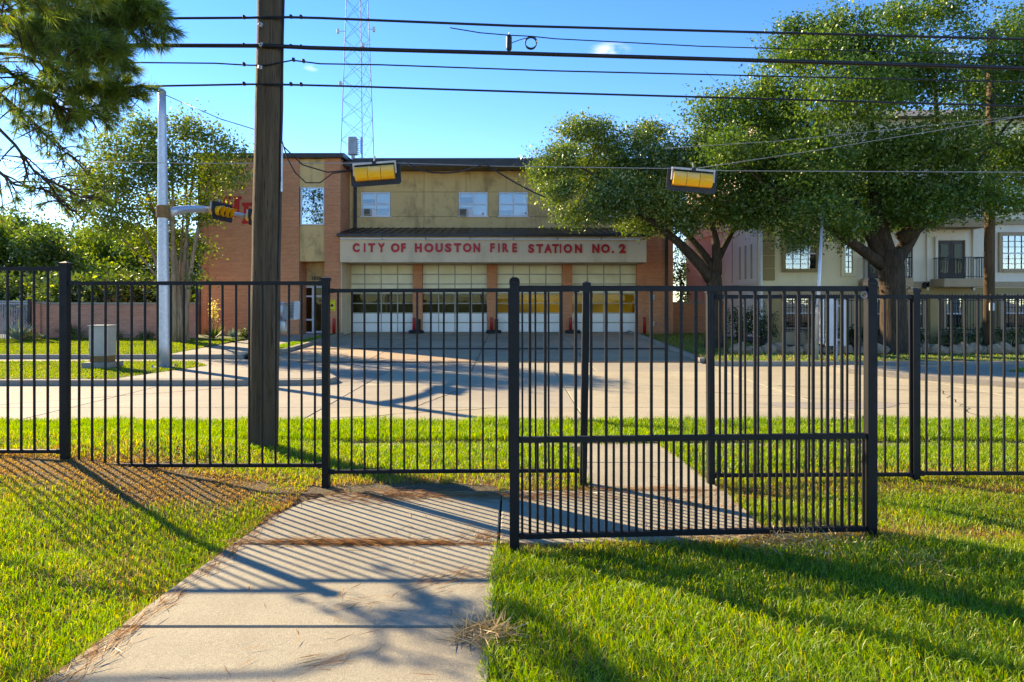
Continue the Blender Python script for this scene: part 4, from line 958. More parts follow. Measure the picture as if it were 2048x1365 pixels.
# ------------------------------------------------------------------ garden walls and far gate
DW = 32.3
gw = thing('brick_wall', 'low pink brick garden wall behind the bright lawn left of the station', 'wall', (-19, DW, .02))
xa_, xb_ = PX(66, DW), PX(392, DW)
build('wall', MB().box(xa_ + .4, xb_, DW, DW + .25, -.2, PZ(610, DW)), M['brickpink'], gw)
build('pier', MB().box(xa_, xa_ + .39, DW - .08, DW + .33, -.2, PZ(607, DW)), M['brickpink'], gw)
n = 16
for i in range(n):
    a = xa_ + .4 + (xb_ - xa_ - .4)*i/n; b = xa_ + .4 + (xb_ - xa_ - .4)*(i + 1)/n
    build('coping_stone', MB().box(a + .006, b - .006, DW - .05, DW + .3, PZ(610, DW) + .001, PZ(605.5, DW), .01), M['kerb'], gw)
build('pier_cap', MB().box(xa_ - .06, xa_ + .46, DW - .14, DW + .39, PZ(607, DW) + .002, PZ(604, DW), .02), M['kerb'], gw)
w2 = thing('brick_wall', 'dark shaded brick wall joining the station to the apartments', 'wall', (9.8, 38.5, 0))
build('wall', MB().box(rb1 + .01, 12.3, 38.4, 38.7, -.2, PZ(607, 38.4)), M['brick'], w2); build('coping', MB().box(rb1 + .01, 12.3, 38.35, 38.75, PZ(607, 38.4) + .001, PZ(604, 38.4)), M['kerb'], w2)
DG = 31.5
gt = thing('metal_gate', 'far dark metal gate at the left end of the pink brick wall', 'gate', (PX(20, DG), DG, 0))
for z in (PZ(603, DG), PZ(608, DG), PZ(678, DG)): build('rail', MB().box(PX(-160, DG), PX(57, DG), DG - .025, DG + .025, z - .03, z + .03), M['galvd'], gt)
m = MB()
for i in range(60):
    x = PX(-150 + i * 3.45, DG); m.box(x - .011, x + .011, DG - .011, DG + .011, PZ(678, DG), PZ(603, DG))
o = build('bars', m, M['galvd'], gt); o['kind'] = 'stuff'
build('post', MB().box(PX(57, DG), PX(62, DG), DG - .06, DG + .06, -.1, PZ(598, DG)), M['black'], gt)
build('post', MB().box(PX(10, DG), PX(13, DG), DG + .03, DG + .13, -.1, PZ(603, DG)), M['galvd'], gt)
fb = thing('brick_wall', 'brown brick wall seen through the bars of the far left gate', 'wall', (-28, 40, 0))
build('wall', MB().box(-42, PX(62, 40), 40, 40.3, -.3, PZ(614, 40)), M['brickpink'], fb)

# ------------------------------------------------------------------ apartment building
YA = 33.0
apt = thing('apartment_building', 'cream and pink stucco apartment building with balconies behind the oaks', 'apartment building', (20, YA, 0))
ax, bx_ = PX(1520, YA), 34.0; AH = 10.6
def az(py): return PZ(py, YA)
def axp(px): return PX(px, YA)
bay = axp(1715); YB_ = YA + .12
build('wall', MB().box(ax, bay, YA, 47, -.2, AH), M['cream'], apt)
build('wall', MB().box(bay + .002, bx_, YA + .12, 47, -.2, AH), M['whitest'], apt)
build('side_wall', MB().box(ax - .06, ax - .002, YA + .25, 46, -.2, AH - .01), M['pinkst'], apt)
build('side_reveal', MB().box(ax - .09, ax - .061, YA + 3.9, YA + 4.0, 2.6, AH - .2), M['tantrim'], apt)
build('side_band', MB().box(ax - .12, ax - .061, YA + .25, 46, 2.62, 2.75), M['pinkst'], apt)
build('side_band', MB().box(ax - .12, ax - .061, YA + .25, 46, 5.7, 5.82), M['pinkst'], apt)
for yy in (YA + .9, YA + 1.75, YA + 2.6): build('side_pilaster', MB().box(ax - .13, ax - .061, yy, yy + .09, 2.9, 4.6), M['tantrim'], apt)
build('side_window', MB().box(ax - .10, ax - .061, YA + 8.2, YA + 9.2, 3.2, 4.6), M['dark'], apt)
for z in (2.58, 5.6, 8.6): build('belt_course', MB().box(ax - .04, bay - .01, YA - .1, YA - .002, z - .12, z + .14), M['cream'], apt); build('belt_course', MB().box(bay, bx_, YA + .02, YA + .118, z - .12, z + .14), M['tantrim'], apt)
build('ground_floor_shade', MB().box(ax + .02, bay - .01, YA - .03, YA - .003, 0, 2.42), M['tantrim'], apt)  # darker panels paint the shadow over the ground floor
build('ground_floor_shade', MB().box(bay + .01, bx_, YB_ - .03, YB_ - .003, 0, 2.42), M['gold'], apt)
build('roof', MB().add([(ax - .5, YA - .5, AH), (bx_, YA - .5, AH), (bx_, 47.5, AH), (ax - .5, 47.5, AH), (ax + 5, 40, AH + 2.4), (bx_, 40, AH + 2.4)], [(0,1,5,4),(2,3,4,5),(3,0,4),(0,3,2,1)]), M['roofgrey'], apt)
for k in range(16):
    z0 = az(562) + k * .615; build('quoin', MB().box(axp(1523), axp(1549), YA - .07, YA - .002, z0 + .015, z0 + .60, .02), M['gold'], apt)
def apt_window(px0, px1, py0, py1, trim, y=YA, cols_=4, rows_=4, tw_=.17, grille=True):
    a, b, z0, z1 = PX(px0, y), PX(px1, y), PZ(py1, y), PZ(py0, y)
    m = MB().box(a, a + tw_, y - .10, y - .002, z0, z1).box(b - tw_, b, y - .10, y - .002, z0, z1).box(a + tw_, b - tw_, y - .10, y - .002, z1 - tw_, z1).box(a + tw_, b - tw_, y - .13, y - .002, z0, z0 + tw_)
    wq = build('window', m, trim, apt)
    ia, ib, ja, jb = a + tw_, b - tw_, z0 + tw_, z1 - tw_; jm = ja + (jb - ja) * .47
    build('pane', MB().box(ia, ib, y - .03, y - .022, ja, jb), M['glass'], wq)
    build('blind', MB().box(ia, ib, y - .014, y - .004, jm, jb), M['blind'], wq); build('shade', MB().box(ia, ib, y - .014, y - .004, ja, jm - .002), M['dark'], wq)
    build('sash_rail', MB().box(ia, ib, y - .06, y - .031, jm - .03, jm + .03), M['white'], wq)
    g = MB()
    for i in range(1, cols_): x = ia + (ib - ia)*i/cols_; g.box(x - .012, x + .012, y - .055, y - .032, ja, jm - .03).box(x - .012, x + .012, y - .055, y - .032, jm + .03, jb)
    for half in ((ja, jm - .03), (jm + .03, jb)):
        for j in range(1, rows_ // 2 + 1): z = half[0] + (half[1] - half[0])*j/(rows_ // 2 + 1); g.box(ia, ib, y - .05, y - .034, z - .012, z + .012)
    build('glazing_bars', g, M['black'], wq)
apt_window(1563, 1638, 467, 545, M['gold'])
apt_window(1563, 1638, 345, 425, M['gold'])
apt_window(1563, 1638, 225, 305, M['gold'])
apt_window(1682, 1711, 465, 553, M['cream'], cols_=2)
apt_window(1682, 1711, 345, 433, M['cream'], cols_=2)
YB = YA + .12
apt_window(1996, 2062, 465, 545, M['tantrim'], YB)
apt_window(1996, 2062, 345, 425, M['tantrim'], YB)
apt_window(1808, 1823, 488, 555, M['whitest'], YB, cols_=2, tw_=.08)
apt_window(1562, 1640, 588, 662, M['tantrim'], YA - .03)
apt_window(1728, 1772, 590, 662, M['tantrim'], YB - .03)
apt_window(1996, 2062, 588, 662, M['tantrim'], YB - .03)
apt_window(1812, 1850, 592, 662, M['tantrim'], YB - .03)
apt_window(1884, 1930, 590, 662, M['tantrim'], YB - .03)
def balcony(px0, px1, pyd0, pyd1, pysl, label=None):
    y = YB; a, b = PX(px0, y), PX(px1, y); z0, z1 = PZ(pyd1, y), PZ(pyd0, y)
    da, db = a + .25, b - .45
    m = MB().box(da - .12, da, y - .12, y - .002, z0, z1 + .2).box(db, db + .12, y - .12, y - .002, z0, z1 + .2).box(da, db, y - .12, y - .002, z1 + .02, z1 + .2)
    dr = build('balcony_door', m, M['whitest'], apt)
    dm = (da + db)/2
    for p, q in ((da + .01, dm - .01), (dm + .01, db - .01)):
        build('leaf', MB().box(p, q, y - .06, y - .01, z0, z1).box(p + .12, q - .12, y - .075, y - .061, z0 + .25, z1 - .15), M['wooddark'], dr)
        build('pane', MB().box(p + .14, q - .14, y - .082, y - .076, z0 + .27, z1 - .17), M['glassdark'], dr)
    bs = build('balcony', MB().box(a - .05, b + .05, y - 1.05, y - .003, z0 - .42, z0 - .02, .02), M['tantrim'], apt)
    g = MB()
    zr = z0 + 1.0
    g.box(a, b, y - 1.0, y - .96, zr - .04, zr).box(a, b, y - 1.0, y - .96, z0 + .06, z0 + .09)
    for x in (a + .02, b - .02): g.box(x - .02, x + .02, y - 1.0, y - .13, zr - .04, zr)
    build('rail', g, M['black'], bs)
    g = MB(); n = int((b - a)/.12)
    for i in range(n + 1): x = a + (b - a)*i/n; g.box(x - .009, x + .009, y - .99, y - .97, z0, zr - .04)
    for x in (a + .02, b - .02):
        for i in range(7): yy = y - .97 + i*.12; g.box(x - .009, x + .009, yy - .009, yy + .009, z0, zr - .04)
    o = build('balusters', g, M['black'], bs); o['kind'] = 'stuff'
balcony(1863, 1946, 482, 558, 565); balcony(1863, 1946, 366, 442, 448); balcony(1722, 1800, 482, 558, 565); balcony(1722, 1800, 366, 442, 448)
for px in (1857, 1824, 1949): build('downpipe', MB().box(axp(px) - .05, axp(px) + .05, YB - .1, YB - .003, 2.3, AH - .2), M['whitest'], apt)
build('downpipe', MB().box(ax - .02, ax + .08, YA - .14, YA - .101, 0, AH - .2), M['white'], apt)
for px in (1840, 1965):
    m = MB(); a = axp(px); m.box(a - .45, a - .40, YB - .03, YB - .002, 2.9, 5.3).box(a + .40, a + .45, YB - .03, YB - .002, 2.9, 5.3).box(a - .40, a + .40, YB - .03, YB - .002, 2.9, 2.95).box(a - .40, a + .40, YB - .03, YB - .002, 5.25, 5.3)
    build('wall_moulding', m, M['whitest'], apt)
build('lamp', MB().lathe([(.02, -.16), (.09, -.1), (.11, .08), (.03, .16)], (axp(1849), YB - .15, 2.55), 8), M['black'], apt)
# boundary fence of the apartments
DQ = 28.6
bf = thing('apartment_fence', 'black iron fence on a low tan wall with square piers before the apartments', 'fence', (20, DQ, 0))
fxa, fxb = PX(1560, DQ), 30
build('low_wall', MB().box(fxa, fxb, DQ, DQ + .25, -.25, PZ(665, DQ)), M['tantrim'], bf)
for px in (1551, 1868, 2180):
    build('pier', MB().box(PX(px, DQ) - .2, PX(px, DQ) + .2, DQ - .08, DQ + .33, -.25, PZ(597, DQ)), M['gold'], bf); build('pier_cap', MB().box(PX(px, DQ) - .25, PX(px, DQ) + .25, DQ - .13, DQ + .38, PZ(597, DQ) + .002, PZ(593, DQ), .02), M['tantrim'], bf)
for py in (592, 601, 660): build('rail', MB().box(fxa, fxb, DQ + .10, DQ + .14, PZ(py, DQ) - .02, PZ(py, DQ) + .02), M['black'], bf)
m = MB(); n = int((fxb - fxa)/.125)
for i in range(n): x = fxa + .06 + i*.125; m.box(x - .01, x + .01, DQ + .11, DQ + .13, PZ(664.5, DQ), PZ(588, DQ))
o = build('pickets', m, M['black'], bf); o['kind'] = 'stuff'
# rocks edging the bed
ORD = ['first', 'second', 'third', 'fourth', 'fifth', 'sixth', 'seventh', 'eighth', 'ninth', 'tenth', 'eleventh', 'twelfth', 'thirteenth', 'fourteenth', 'fifteenth', 'sixteenth', 'seventeenth', 'eighteenth', 'nineteenth', 'twentieth'] + ['twenty-' + k for k in ('first', 'second', 'third', 'fourth', 'fifth', 'sixth', 'seventh', 'eighth', 'ninth')] + ['thirtieth']
rr = random.Random(3)
rpos = [(1480 + i * 19.5 + rr.uniform(-4, 4)) for i in range(30)]
names = ['tan limestone edging rock of the planting bed under the oaks']
for i, px in enumerate(rpos):
    D = 24.7 + rr.uniform(-.15, .15); s = rr.uniform(.16, .3); x = PX(px, D)
    m = MB(); K = 8
    rings = [(.75, 0.0), (1.0, .35), (.85, .75), (.45, 1.0)]
    for r_, h in rings:
        for k in range(K): a = 2*math.pi*k/K; q = r_ * rr.uniform(.75, 1.2); m.v.append((x + s*1.15*q*math.cos(a), D + s*.8*q*math.sin(a), -.13 + s*1.35*h*rr.uniform(.85, 1.1)))
    for j in range(3):
        for k in range(K): m.f.append((j*K + k, j*K + (k+1)%K, (j+1)*K + (k+1)%K, (j+1)*K + k))
    m.f += [tuple(range(K - 1, -1, -1)), tuple(3*K + k for k in range(K))]
    o = build('rock', m, M['rock'], base=(x, D, -.12)); tag(o, 'tan limestone edging rock of the oak bed, %s from the left end of its row' % ORD[i], 'rock', 'rocks edging the planting bed')
# slender grey pole with sign panels, and brown pole on the right
DS = 22.6
o = thing('sign_post', 'slender leaning galvanised pole with grey sign panels before the oaks', 'sign post', P(1632, 722, DS))
build('pole', MB().tube([P(1631, 725, DS), P(1638, 560, DS), P(1646, 415, DS)], [.085, .06, .035], 12), M['galv'], o, smooth=True)
build('sign_panel', MB().box(PX(1634, DS), PX(1641, DS), DS - .3, DS - .12, PZ(689, DS), PZ(598, DS), .03), M['galv'], o)
build('sign_panel', MB().box(PX(1648, DS), PX(1665.5, DS), DS - .12, DS - .08, PZ(692, DS), PZ(596, DS), .01), M['signback'], o)
build('sign_panel', MB().box(PX(1678, DS), PX(1692, DS), DS - .12, DS - .08, PZ(692, DS), PZ(600, DS), .01), M['signback'], o)
for py in (612, 680): build('mounting_bar', MB().box(PX(1630, DS), PX(1692, DS), DS - .078, DS - .04, PZ(py, DS) - .03, PZ(py, DS) + .03), M['galvd'], o)
build('leg', MB().box(PX(1670, DS), PX(1673, DS), DS - .075, DS - .03, -.2, PZ(600, DS)), M['galvd'], o)
DU = 25.5
o = thing('utility_pole', 'plain brown wooden pole standing right of the big oak trunk', 'utility pole', P(1978, 715, DU))
build('shaft', MB().tube([P(1977, 720, DU), P(1980, 380, DU), P(1983, 60, DU)], [.19, .17, .14], 16), M['polewood'], o, smooth=True)
build('meter_box', MB().box(PX(1970, DU), PX(1978, DU), DU - .32, DU - .2, PZ(622, DU), PZ(606, DU), .02), M['signback'], o)
# ------------------------------------------------------------------ vegetation
def np_mesh(name, V, T, col, mat_, parent=None, base=(0,0,0), kind=None):
    off = np.array(BASE[root_of(parent).name]) if parent is not None else np.array(base, float)
    V = V - off
    me = bpy.data.meshes.new(name); nv, ntri = len(V), len(T)
    me.vertices.add(nv); me.vertices.foreach_set('co', V.astype(np.float32).ravel())
    me.loops.add(ntri * 3); me.loops.foreach_set('vertex_index', T.astype(np.int32).ravel())
    me.polygons.add(ntri); me.polygons.foreach_set('loop_start', np.arange(0, ntri * 3, 3, dtype=np.int32)); me.polygons.foreach_set('loop_total', np.full(ntri, 3, dtype=np.int32))
    me.update(calc_edges=True)
    a = me.color_attributes.new('Col', 'FLOAT_COLOR', 'POINT')
    c4 = np.ones((nv, 4), np.float32); c4[:, :3] = col; a.data.foreach_set('color', c4.ravel())
    me.materials.append(mat_)
    o = bpy.data.objects.new(name, me); C.objects.link(o)
    if parent is not None: o.parent = parent
    else: o.location = off; BASE[o.name] = Vector(off)
    if kind: o['kind'] = kind
    return o
def unit(a): return a / np.maximum(1e-9, np.linalg.norm(a, axis=1, keepdims=True))
def leaf_geo(P0, dirs, nrm, L, W, col, mid=0.45):
    """diamond leaves"""
    n = len(P0); d = unit(dirs); s = unit(np.cross(d, nrm))
    L = np.broadcast_to(np.asarray(L, float).reshape(-1, 1), (n, 1)); W = np.broadcast_to(np.asarray(W, float).reshape(-1, 1), (n, 1))
    V = np.stack([P0, P0 + d * L * mid + s * W / 2, P0 + d * L, P0 + d * L * mid - s * W / 2], 1).reshape(-1, 3)
    i = np.arange(n)[:, None] * 4
    T = np.concatenate([i + np.array([[0, 1, 2]]), i + np.array([[0, 2, 3]])], 1).reshape(-1, 3)
    return V, T, np.repeat(col, 4, 0)
def merge(gs):
    V, T, Cc, n = [], [], [], 0
    for v, t, c in gs: V.append(v); T.append(t + n); Cc.append(c); n += len(v)
    return np.concatenate(V), np.concatenate(T), np.concatenate(Cc)
def lerpc(a, b, t): return np.array(a)[None] * (1 - t[:, None]) + np.array(b)[None] * t[:, None]
def clump_leaves(clumps, rngl, per_m3=60, leaf=0.11, cl=32, spread=0.26, cols=((.028, .062, .014), (.10, .16, .028)), hi=(.22, .25, .06), sparse=1.0, flat=.8):
    gs = []
    for (c, r) in clumps:
        c = np.array(c); r = np.array(r)
        vol = 4.19 * r[0] * r[1] * r[2]; m = max(6, int((vol ** 0.72) * per_m3 * sparse / cl * 3))
        u = unit(rngl.normal(size=(m, 3))); rad = rngl.random(m) ** (1 / 3.2); rad = rad * (0.66 + 0.36 * rngl.random(m)); rad = np.where(rngl.random(m) < .14, rad * rngl.uniform(1.1, 1.35, m), rad); rad = rad * (1 + .22 * np.sin(5 * u[:, 0] + 4 * u[:, 2] + c[0]) * np.sin(4 * u[:, 1] - 5 * u[:, 2] + c[2]))
        cen = c + u * rad[:, None] * r
        tone = np.clip(0.45 + 0.2 * rngl.normal() + 0.2 * rngl.normal(size=m), 0, 1)
        k = cl; Pn = np.repeat(cen, k, 0) + rngl.normal(size=(m * k, 3)) * spread * np.array([1, 1, flat])
        nn = unit(rngl.normal(size=(m * k, 3)) + np.array([0, 0, 0.6])); dd = rngl.normal(size=(m * k, 3)) + np.array([0, 0, -.25])
        t = np.clip(np.repeat(tone, k) + rngl.normal(size=m * k) * .22, 0, 1)
        col = lerpc(cols[0], cols[1], t); h = rngl.random(m * k) < .035; col[h] = np.array(hi)
        L = leaf * (0.5 + 1.1 * rngl.random(m * k) ** 1.6)
        gs.append(leaf_geo(Pn, dd, nn, L, L * .62, col))
    return merge(gs)
def limb(a, b, bend, n=6):
    a = Vector(a); b = Vector(b); mid = (a + b) / 2 + Vector(bend)
    return [a * (1 - t)**2 + mid * 2 * t * (1 - t) + b * t * t for t in [i / n for i in range(n + 1)]]
def tree(name, label, base, limbs, clumps, bark, leafm, rs=1, group=None, twig=True, **kw):
    rg = np.random.default_rng(rs); rr = random.Random(rs)
    o = thing(name, label, 'tree', base, group)
    m = MB(); tips = []
    for pts, rad in limbs:
        m.tube(pts, rad, 10); tips += [(Vector(p), r) for p, r in zip(pts, rad)]
    if twig:
        for c, r in clumps:
            c = Vector(c); q, qr = min(tips, key=lambda t: (t[0] - c).length + (0.8 if t[1] > .3 else 0))
            r0 = min(qr * .8, .03 + .02 * (q - c).length); pts = limb(q, c, (rr.uniform(-.3, .3), rr.uniform(-.3, .3), rr.uniform(-.1, .4)), 5)
            m.tube(pts, [r0 * (1 - .7 * i / 5) for i in range(6)], 6)
            for k in range(6):
                e = c + Vector((rr.gauss(0, .5) * r[0], rr.gauss(0, .5) * r[1], rr.gauss(0, .5) * r[2])); m.tube(limb(pts[rr.choice((3, 4, 5))], e, (0, 0, .1), 3), [r0 * .3, r0 * .22, r0 * .14, .006], 4)
    build('trunk', m, bark, o, smooth=True)
    V, T, cc = clump_leaves(clumps, rg, **kw); np_mesh('crown', V, T, cc, leafm, o); print(label, len(T))
    return o
def pc(lst, D, seed, depth=2.5, rz=1.0):
    rr = random.Random(seed); out = []
    for (px, py, rx, ry) in lst:
        d = D + rr.uniform(-depth, depth); c = P(px, py, d); k = d / F; out.append((tuple(c), (rx * k, max(rx, ry) * k * .9, ry * k * rz)))
    return out
# big oak on the right
D1 = 25.0; B = P(1787, 705, D1); B.z = -.12
def q1(px, py, dd=0): return P(px, py, D1 + dd)
lb = [([B + Vector((0, 0, -.3)), B + Vector((0, 0, .15)), q1(1787, 660), q1(1786, 600), q1(1783, 540), q1(1780, 500)], [.85, .6, .46, .42, .44, .42]),
      (limb(q1(1765, 530), q1(1590, 415, -1), (.2, 0, .0), 8), [.24, .21, .19, .17, .15, .13, .11, .09, .07]),
      (limb(q1(1790, 520), q1(1870, 360, 1.5), (.3, 0, -.3), 8), [.29, .26, .24, .21, .18, .15, .12, .1, .08]),
      (limb(q1(1775, 510), q1(1740, 300, .5), (-.3, 0, .3), 8), [.32, .28, .25, .22, .18, .15, .12, .1, .08]),
      (limb(q1(1768, 515), q1(1640, 280, 1.5), (-.2, 0, .3), 8), [.3, .27, .24, .2, .18, .15, .12, .1, .08]),
      (limb(q1(1800, 480), q1(1990, 280, -1), (.4, 0, -.3), 8), [.28, .25, .22, .2, .17, .14, .11, .09, .07]),
      (limb(q1(1745, 330), q1(1720, 90, .5), (.2, 0, 0), 6), [.16, .14, .12, .1, .08, .06, .04]),
      (limb(q1(1870, 360, 1.5), q1(1860, 90, 1), (.3, 0, 0), 6), [.14, .12, .1, .09, .07, .05, .04])]
cl = [(1500,335,95,75),(1440,230,75,55),(1545,205,95,70),(1600,105,80,55),(1690,70,80,60),(1800,45,62,48),(1690,190,105,75),(1820,160,100,70),(1975,185,85,65),(1935,60,26,26),(2030,60,45,60),(1620,320,95,65),(1760,310,110,75),(1890,290,100,70),(2020,310,80,75),(1545,410,75,42),(1650,420,65,38),(1850,405,85,45),(2010,405,60,35),(1725,400,85,42),(1560,290,70,55),(2000,110,40,35),(1760,120,70,50),(1460,300,60,50),(1580,60,40,30),(1870,110,50,45),(2110,150,90,120),(2120,330,90,100),(1640,110,70,50),(1880,20,50,40),(1490,430,50,32),(1590,455,50,28),(1700,455,50,26),(1530,365,70,45),(1640,375,80,40),(1790,385,70,40),(1920,380,70,45),(1420,330,45,45),(1690,468,40,20),(1830,438,50,24),(1755,440,60,24),(1600,478,34,16)]
tree('oak_tree', 'large spreading live oak with thick dark forked trunk before the apartments', B, lb, pc(cl, D1, 5, 2.2), M['bark'], M['leaf'], 11, per_m3=470, leaf=.105, cl=130, spread=.36, flat=.5, cols=((.045, .11, .02), (.12, .22, .035)), hi=(.30, .37, .10))
# leaning oak in front of the station
D2 = 27.5; B2 = P(1428, 690, D2); B2.z = -.05
def q2(px, py, dd=0): return P(px, py, D2 + dd)
lb = [([B2 + Vector((0, 0, -.3)), B2 + Vector((0, 0, .1)), q2(1428, 650), q2(1430, 600), q2(1428, 560), q2(1425, 545)], [.55, .40, .33, .31, .32, .3]),
      (limb(q2(1422, 560), q2(1275, 425, -.8), (.25, 0, .35), 9), [.24, .23, .22, .2, .18, .16, .14, .12, .1, .08]),
      (limb(q2(1430, 550), q2(1340, 440, .8), (.3, 0, .2), 7), [.22, .2, .18, .16, .13, .1, .08, .07]),
      (limb(q2(1432, 550), q2(1405, 400, 0), (.45, 0, .1), 7), [.24, .22, .19, .16, .13, .1, .08, .07]),
      (limb(q2(1435, 520), q2(1500, 400, .8), (.0, 0, .1), 6), [.16, .14, .12, .1, .08, .06, .05]),
      (limb(q2(1290, 432, -.7), q2(1150, 330, -.8), (.1, 0, .3), 7), [.11, .1, .09, .08, .07, .05, .04, .03])]
cl = [(1150,262,48,36),(1115,325,50,40),(1110,385,48,34),(1190,340,68,58),(1205,415,62,38),(1270,330,70,65),(1295,268,42,34),(1330,400,70,50),(1395,350,70,60),(1285,445,48,30),(1400,285,48,40),(1440,420,60,42),(1150,430,40,26),(1090,350,32,28),(1200,270,45,36),(1240,385,60,45),(1370,440,55,30),(1340,320,60,50)]
tree('oak_tree', 'smaller live oak leaning left across the fire station front', B2, lb, pc(cl, D2, 9, 1.2), M['bark'], M['leafglint'], 12, per_m3=720, leaf=.095, cl=110, spread=.27, flat=.55, cols=((.055, .115, .02), (.16, .245, .04)), hi=(.5, .5, .22))  # pale hi leaves paint sunlit highlights into the crown
# crape myrtle on the station lawn
D3 = 30.0; B3 = P(362, 680, D3); B3.z = .02
def q3(px, py, dd=0): return P(px, py, D3 + dd)
lb = []
rr = random.Random(4)
for k, (tx, ty) in enumerate(((215, 350), (260, 310), (300, 270), (345, 280), (370, 260), (395, 300), (430, 320), (330, 330), (180, 430), (290, 400), (420, 400), (375, 340))):
    s = B3 + Vector((rr.uniform(-.28, .28), rr.uniform(-.25, .25), -.1)); e = q3(tx, ty, rr.uniform(-1.3, 1.3)); r0 = rr.uniform(.085, .13)
    lb.append((limb(s, e, ((s.x - e.x) * .28, 0, (e.z - s.z) * .12), 9), [r0 * (1 - .85 * i / 9) for i in range(10)]))
cl = [(290,262,50,34),(225,300,50,38),(372,262,50,34),(430,290,42,34),(180,358,46,40),(262,352,60,48),(340,335,60,50),(418,350,58,42),(470,305,30,20),(232,435,52,42),(322,420,60,42),(400,420,42,42),(160,420,34,26),(300,310,50,40),(205,385,50,40),(470,350,30,30),(290,480,40,34),(400,500,30,26),(395,560,20,14),(340,480,30,24)]
tree('crape_myrtle', 'many-stemmed crape myrtle with pale bark behind the signal pole', B3, lb, pc(cl, D3, 3, 1.4), M['barkpale'], M['leafbright'], 13, per_m3=300, leaf=.12, cl=22, spread=.3, cols=((.06, .12, .014), (.19, .25, .025)), hi=(.35, .36, .06))
# trees beyond the garden wall
lab = ['rounded bright green tree at the far left edge beyond the wall', 'tall dark green tree second from the left beyond the wall', 'bushy green tree third from the left beyond the wall', 'lime green backlit tree fourth from the left beyond the wall', 'bright yellow green tree just left of the crape myrtle stems', 'dark green tree beyond the wall behind the crape myrtle', 'low dark tree close behind the left end of the pink wall', 'low dark tree close behind the middle of the pink wall', 'low dark tree close behind the right end of the pink wall']
spec = [(-60, 52, 425, 120, 0), (50, 56, 425, 105, 1), (120, 50, 445, 95, 0), (185, 58, 440, 95, 2), (260, 62, 440, 100, 0), (345, 54, 445, 100, 0), (20, 42, 545, 85, 1), (150, 40, 545, 85, 1), (280, 41, 540, 85, 1)]
colset = [((.045, .10, .014), (.15, .25, .025)), ((.02, .05, .012), (.08, .14, .02)), ((.06, .13, .012), (.2, .31, .025))]
for i, (px, D, top, rx, ci) in enumerate(spec):
    b = Vector((PX(px, D), D, -.2)); rr = random.Random(40 + i); cl = []
    ptop = top; pbot = 640
    k = 13
    for j in range(k):
        f = rr.random(); py = ptop + 45 + (pbot - ptop - 70) * f; ww = rx * (0.85 - .35 * abs(f - .5))
        cl.append((px + rr.uniform(-ww, ww) * (.5 if j == 0 else 1), py if j else ptop + 38, rx * rr.uniform(.35, .55), rx * rr.uniform(.3, .45)))
    tree('background_tree', lab[i], b, [([b, Vector((b.x + .2, D, 2)), P(px, ptop + 80, D)], [.3, .24, .08])], pc(cl, D, 60 + i, 2.5), M['bark'], M['leafbright'], 70 + i, 'trees beyond the garden wall', per_m3=120, leaf=.22, cl=24, spread=.45, cols=colset[ci], hi=(.32, .40, .05))
for i, (px, D, top, rx, l) in enumerate(((1362, 47, 500, 40, 'tree glimpsed in the gap between station and apartments'), (1392, 52, 470, 45, 'taller tree at the back of the gap beside the apartments'))):
    b = Vector((PX(px, D), D, -.2)); rr = random.Random(90 + i)
    cl = [(px + rr.uniform(-25, 25), top + 25 + j * 14, rx * rr.uniform(.5, .8), rx * rr.uniform(.4, .7)) for j in range(8)]
    tree('background_tree', l, b, [([b, P(px, top + 60, D)], [.2, .06])], pc(cl, D, 95 + i, 1.5), M['bark'], M['leafbright'], 97 + i, 'trees behind the gap', per_m3=70, leaf=.15, cl=24, spread=.3)
# pine reaching in from the upper left
rg = np.random.default_rng(21); rr = random.Random(21)
PB = Vector((-9.2, 6.4, .25))
pine = thing('pine_tree', 'near pine tree with drooping needled branches in the upper left corner', 'tree', PB)
m = MB(); m.tube([PB + Vector((0, 0, -.5)), PB + Vector((0, 0, 3)), PB + Vector((.15, 0, 6)), PB + Vector((.2, 0, 9.5))], [.27, .24, .2, .12], 14)
tuf = []
def pine_branch(pts, r0, dens, droop=.25, sub=.55, bare=0.0, wide=1.0):
    n = len(pts); m.tube(pts, [r0 * (1 - .8 * i / (n - 1)) for i in range(n)], 6)
    tot_ = sum((pts[i+1] - pts[i]).length for i in range(n - 1)); cnt = int(tot_ * dens * .72)
    for k in range(cnt):
        f = rr.uniform(.3, 1.0) ** .7; x = f * (n - 1); i = min(n - 2, int(x)); p = pts[i].lerp(pts[i+1], x - i); t = (pts[i+1] - pts[i]).normalized()
        dv = (t * rr.uniform(.3, 1.0) + Vector((rr.gauss(0, .6) * wide, rr.gauss(0, .7) * wide, rr.gauss(-.15, .42)))).normalized()
        L = rr.uniform(.25, sub) * (1.15 - .6 * f); e = p + dv * L + Vector((0, 0, -droop * L * L)); pp = limb(p, e, (0, 0, .05), 4)
        m.tube(pp, [.011, .009, .007, .006, .004], 4)
        if rr.random() < bare:
            for _ in range(3):
                q = pp[rr.choice((2, 3))]; m.tube([q, q + Vector((rr.gauss(0, .12), rr.gauss(0, .12), rr.gauss(-.03, .1)))], [.005, .003], 4)
            continue
        for q in (2, 3, 4, 4): tuf.append((pp[q] + Vector((rr.gauss(0, .02), rr.gauss(0, .02), rr.gauss(0, .02))), (pp[q] - pp[q-1]).normalized()))
def pp_(*a): return [P(p[0], p[1], p[2] * .72) for p in a]
S = lambda z: PB + Vector((.1, 0, z * .8))
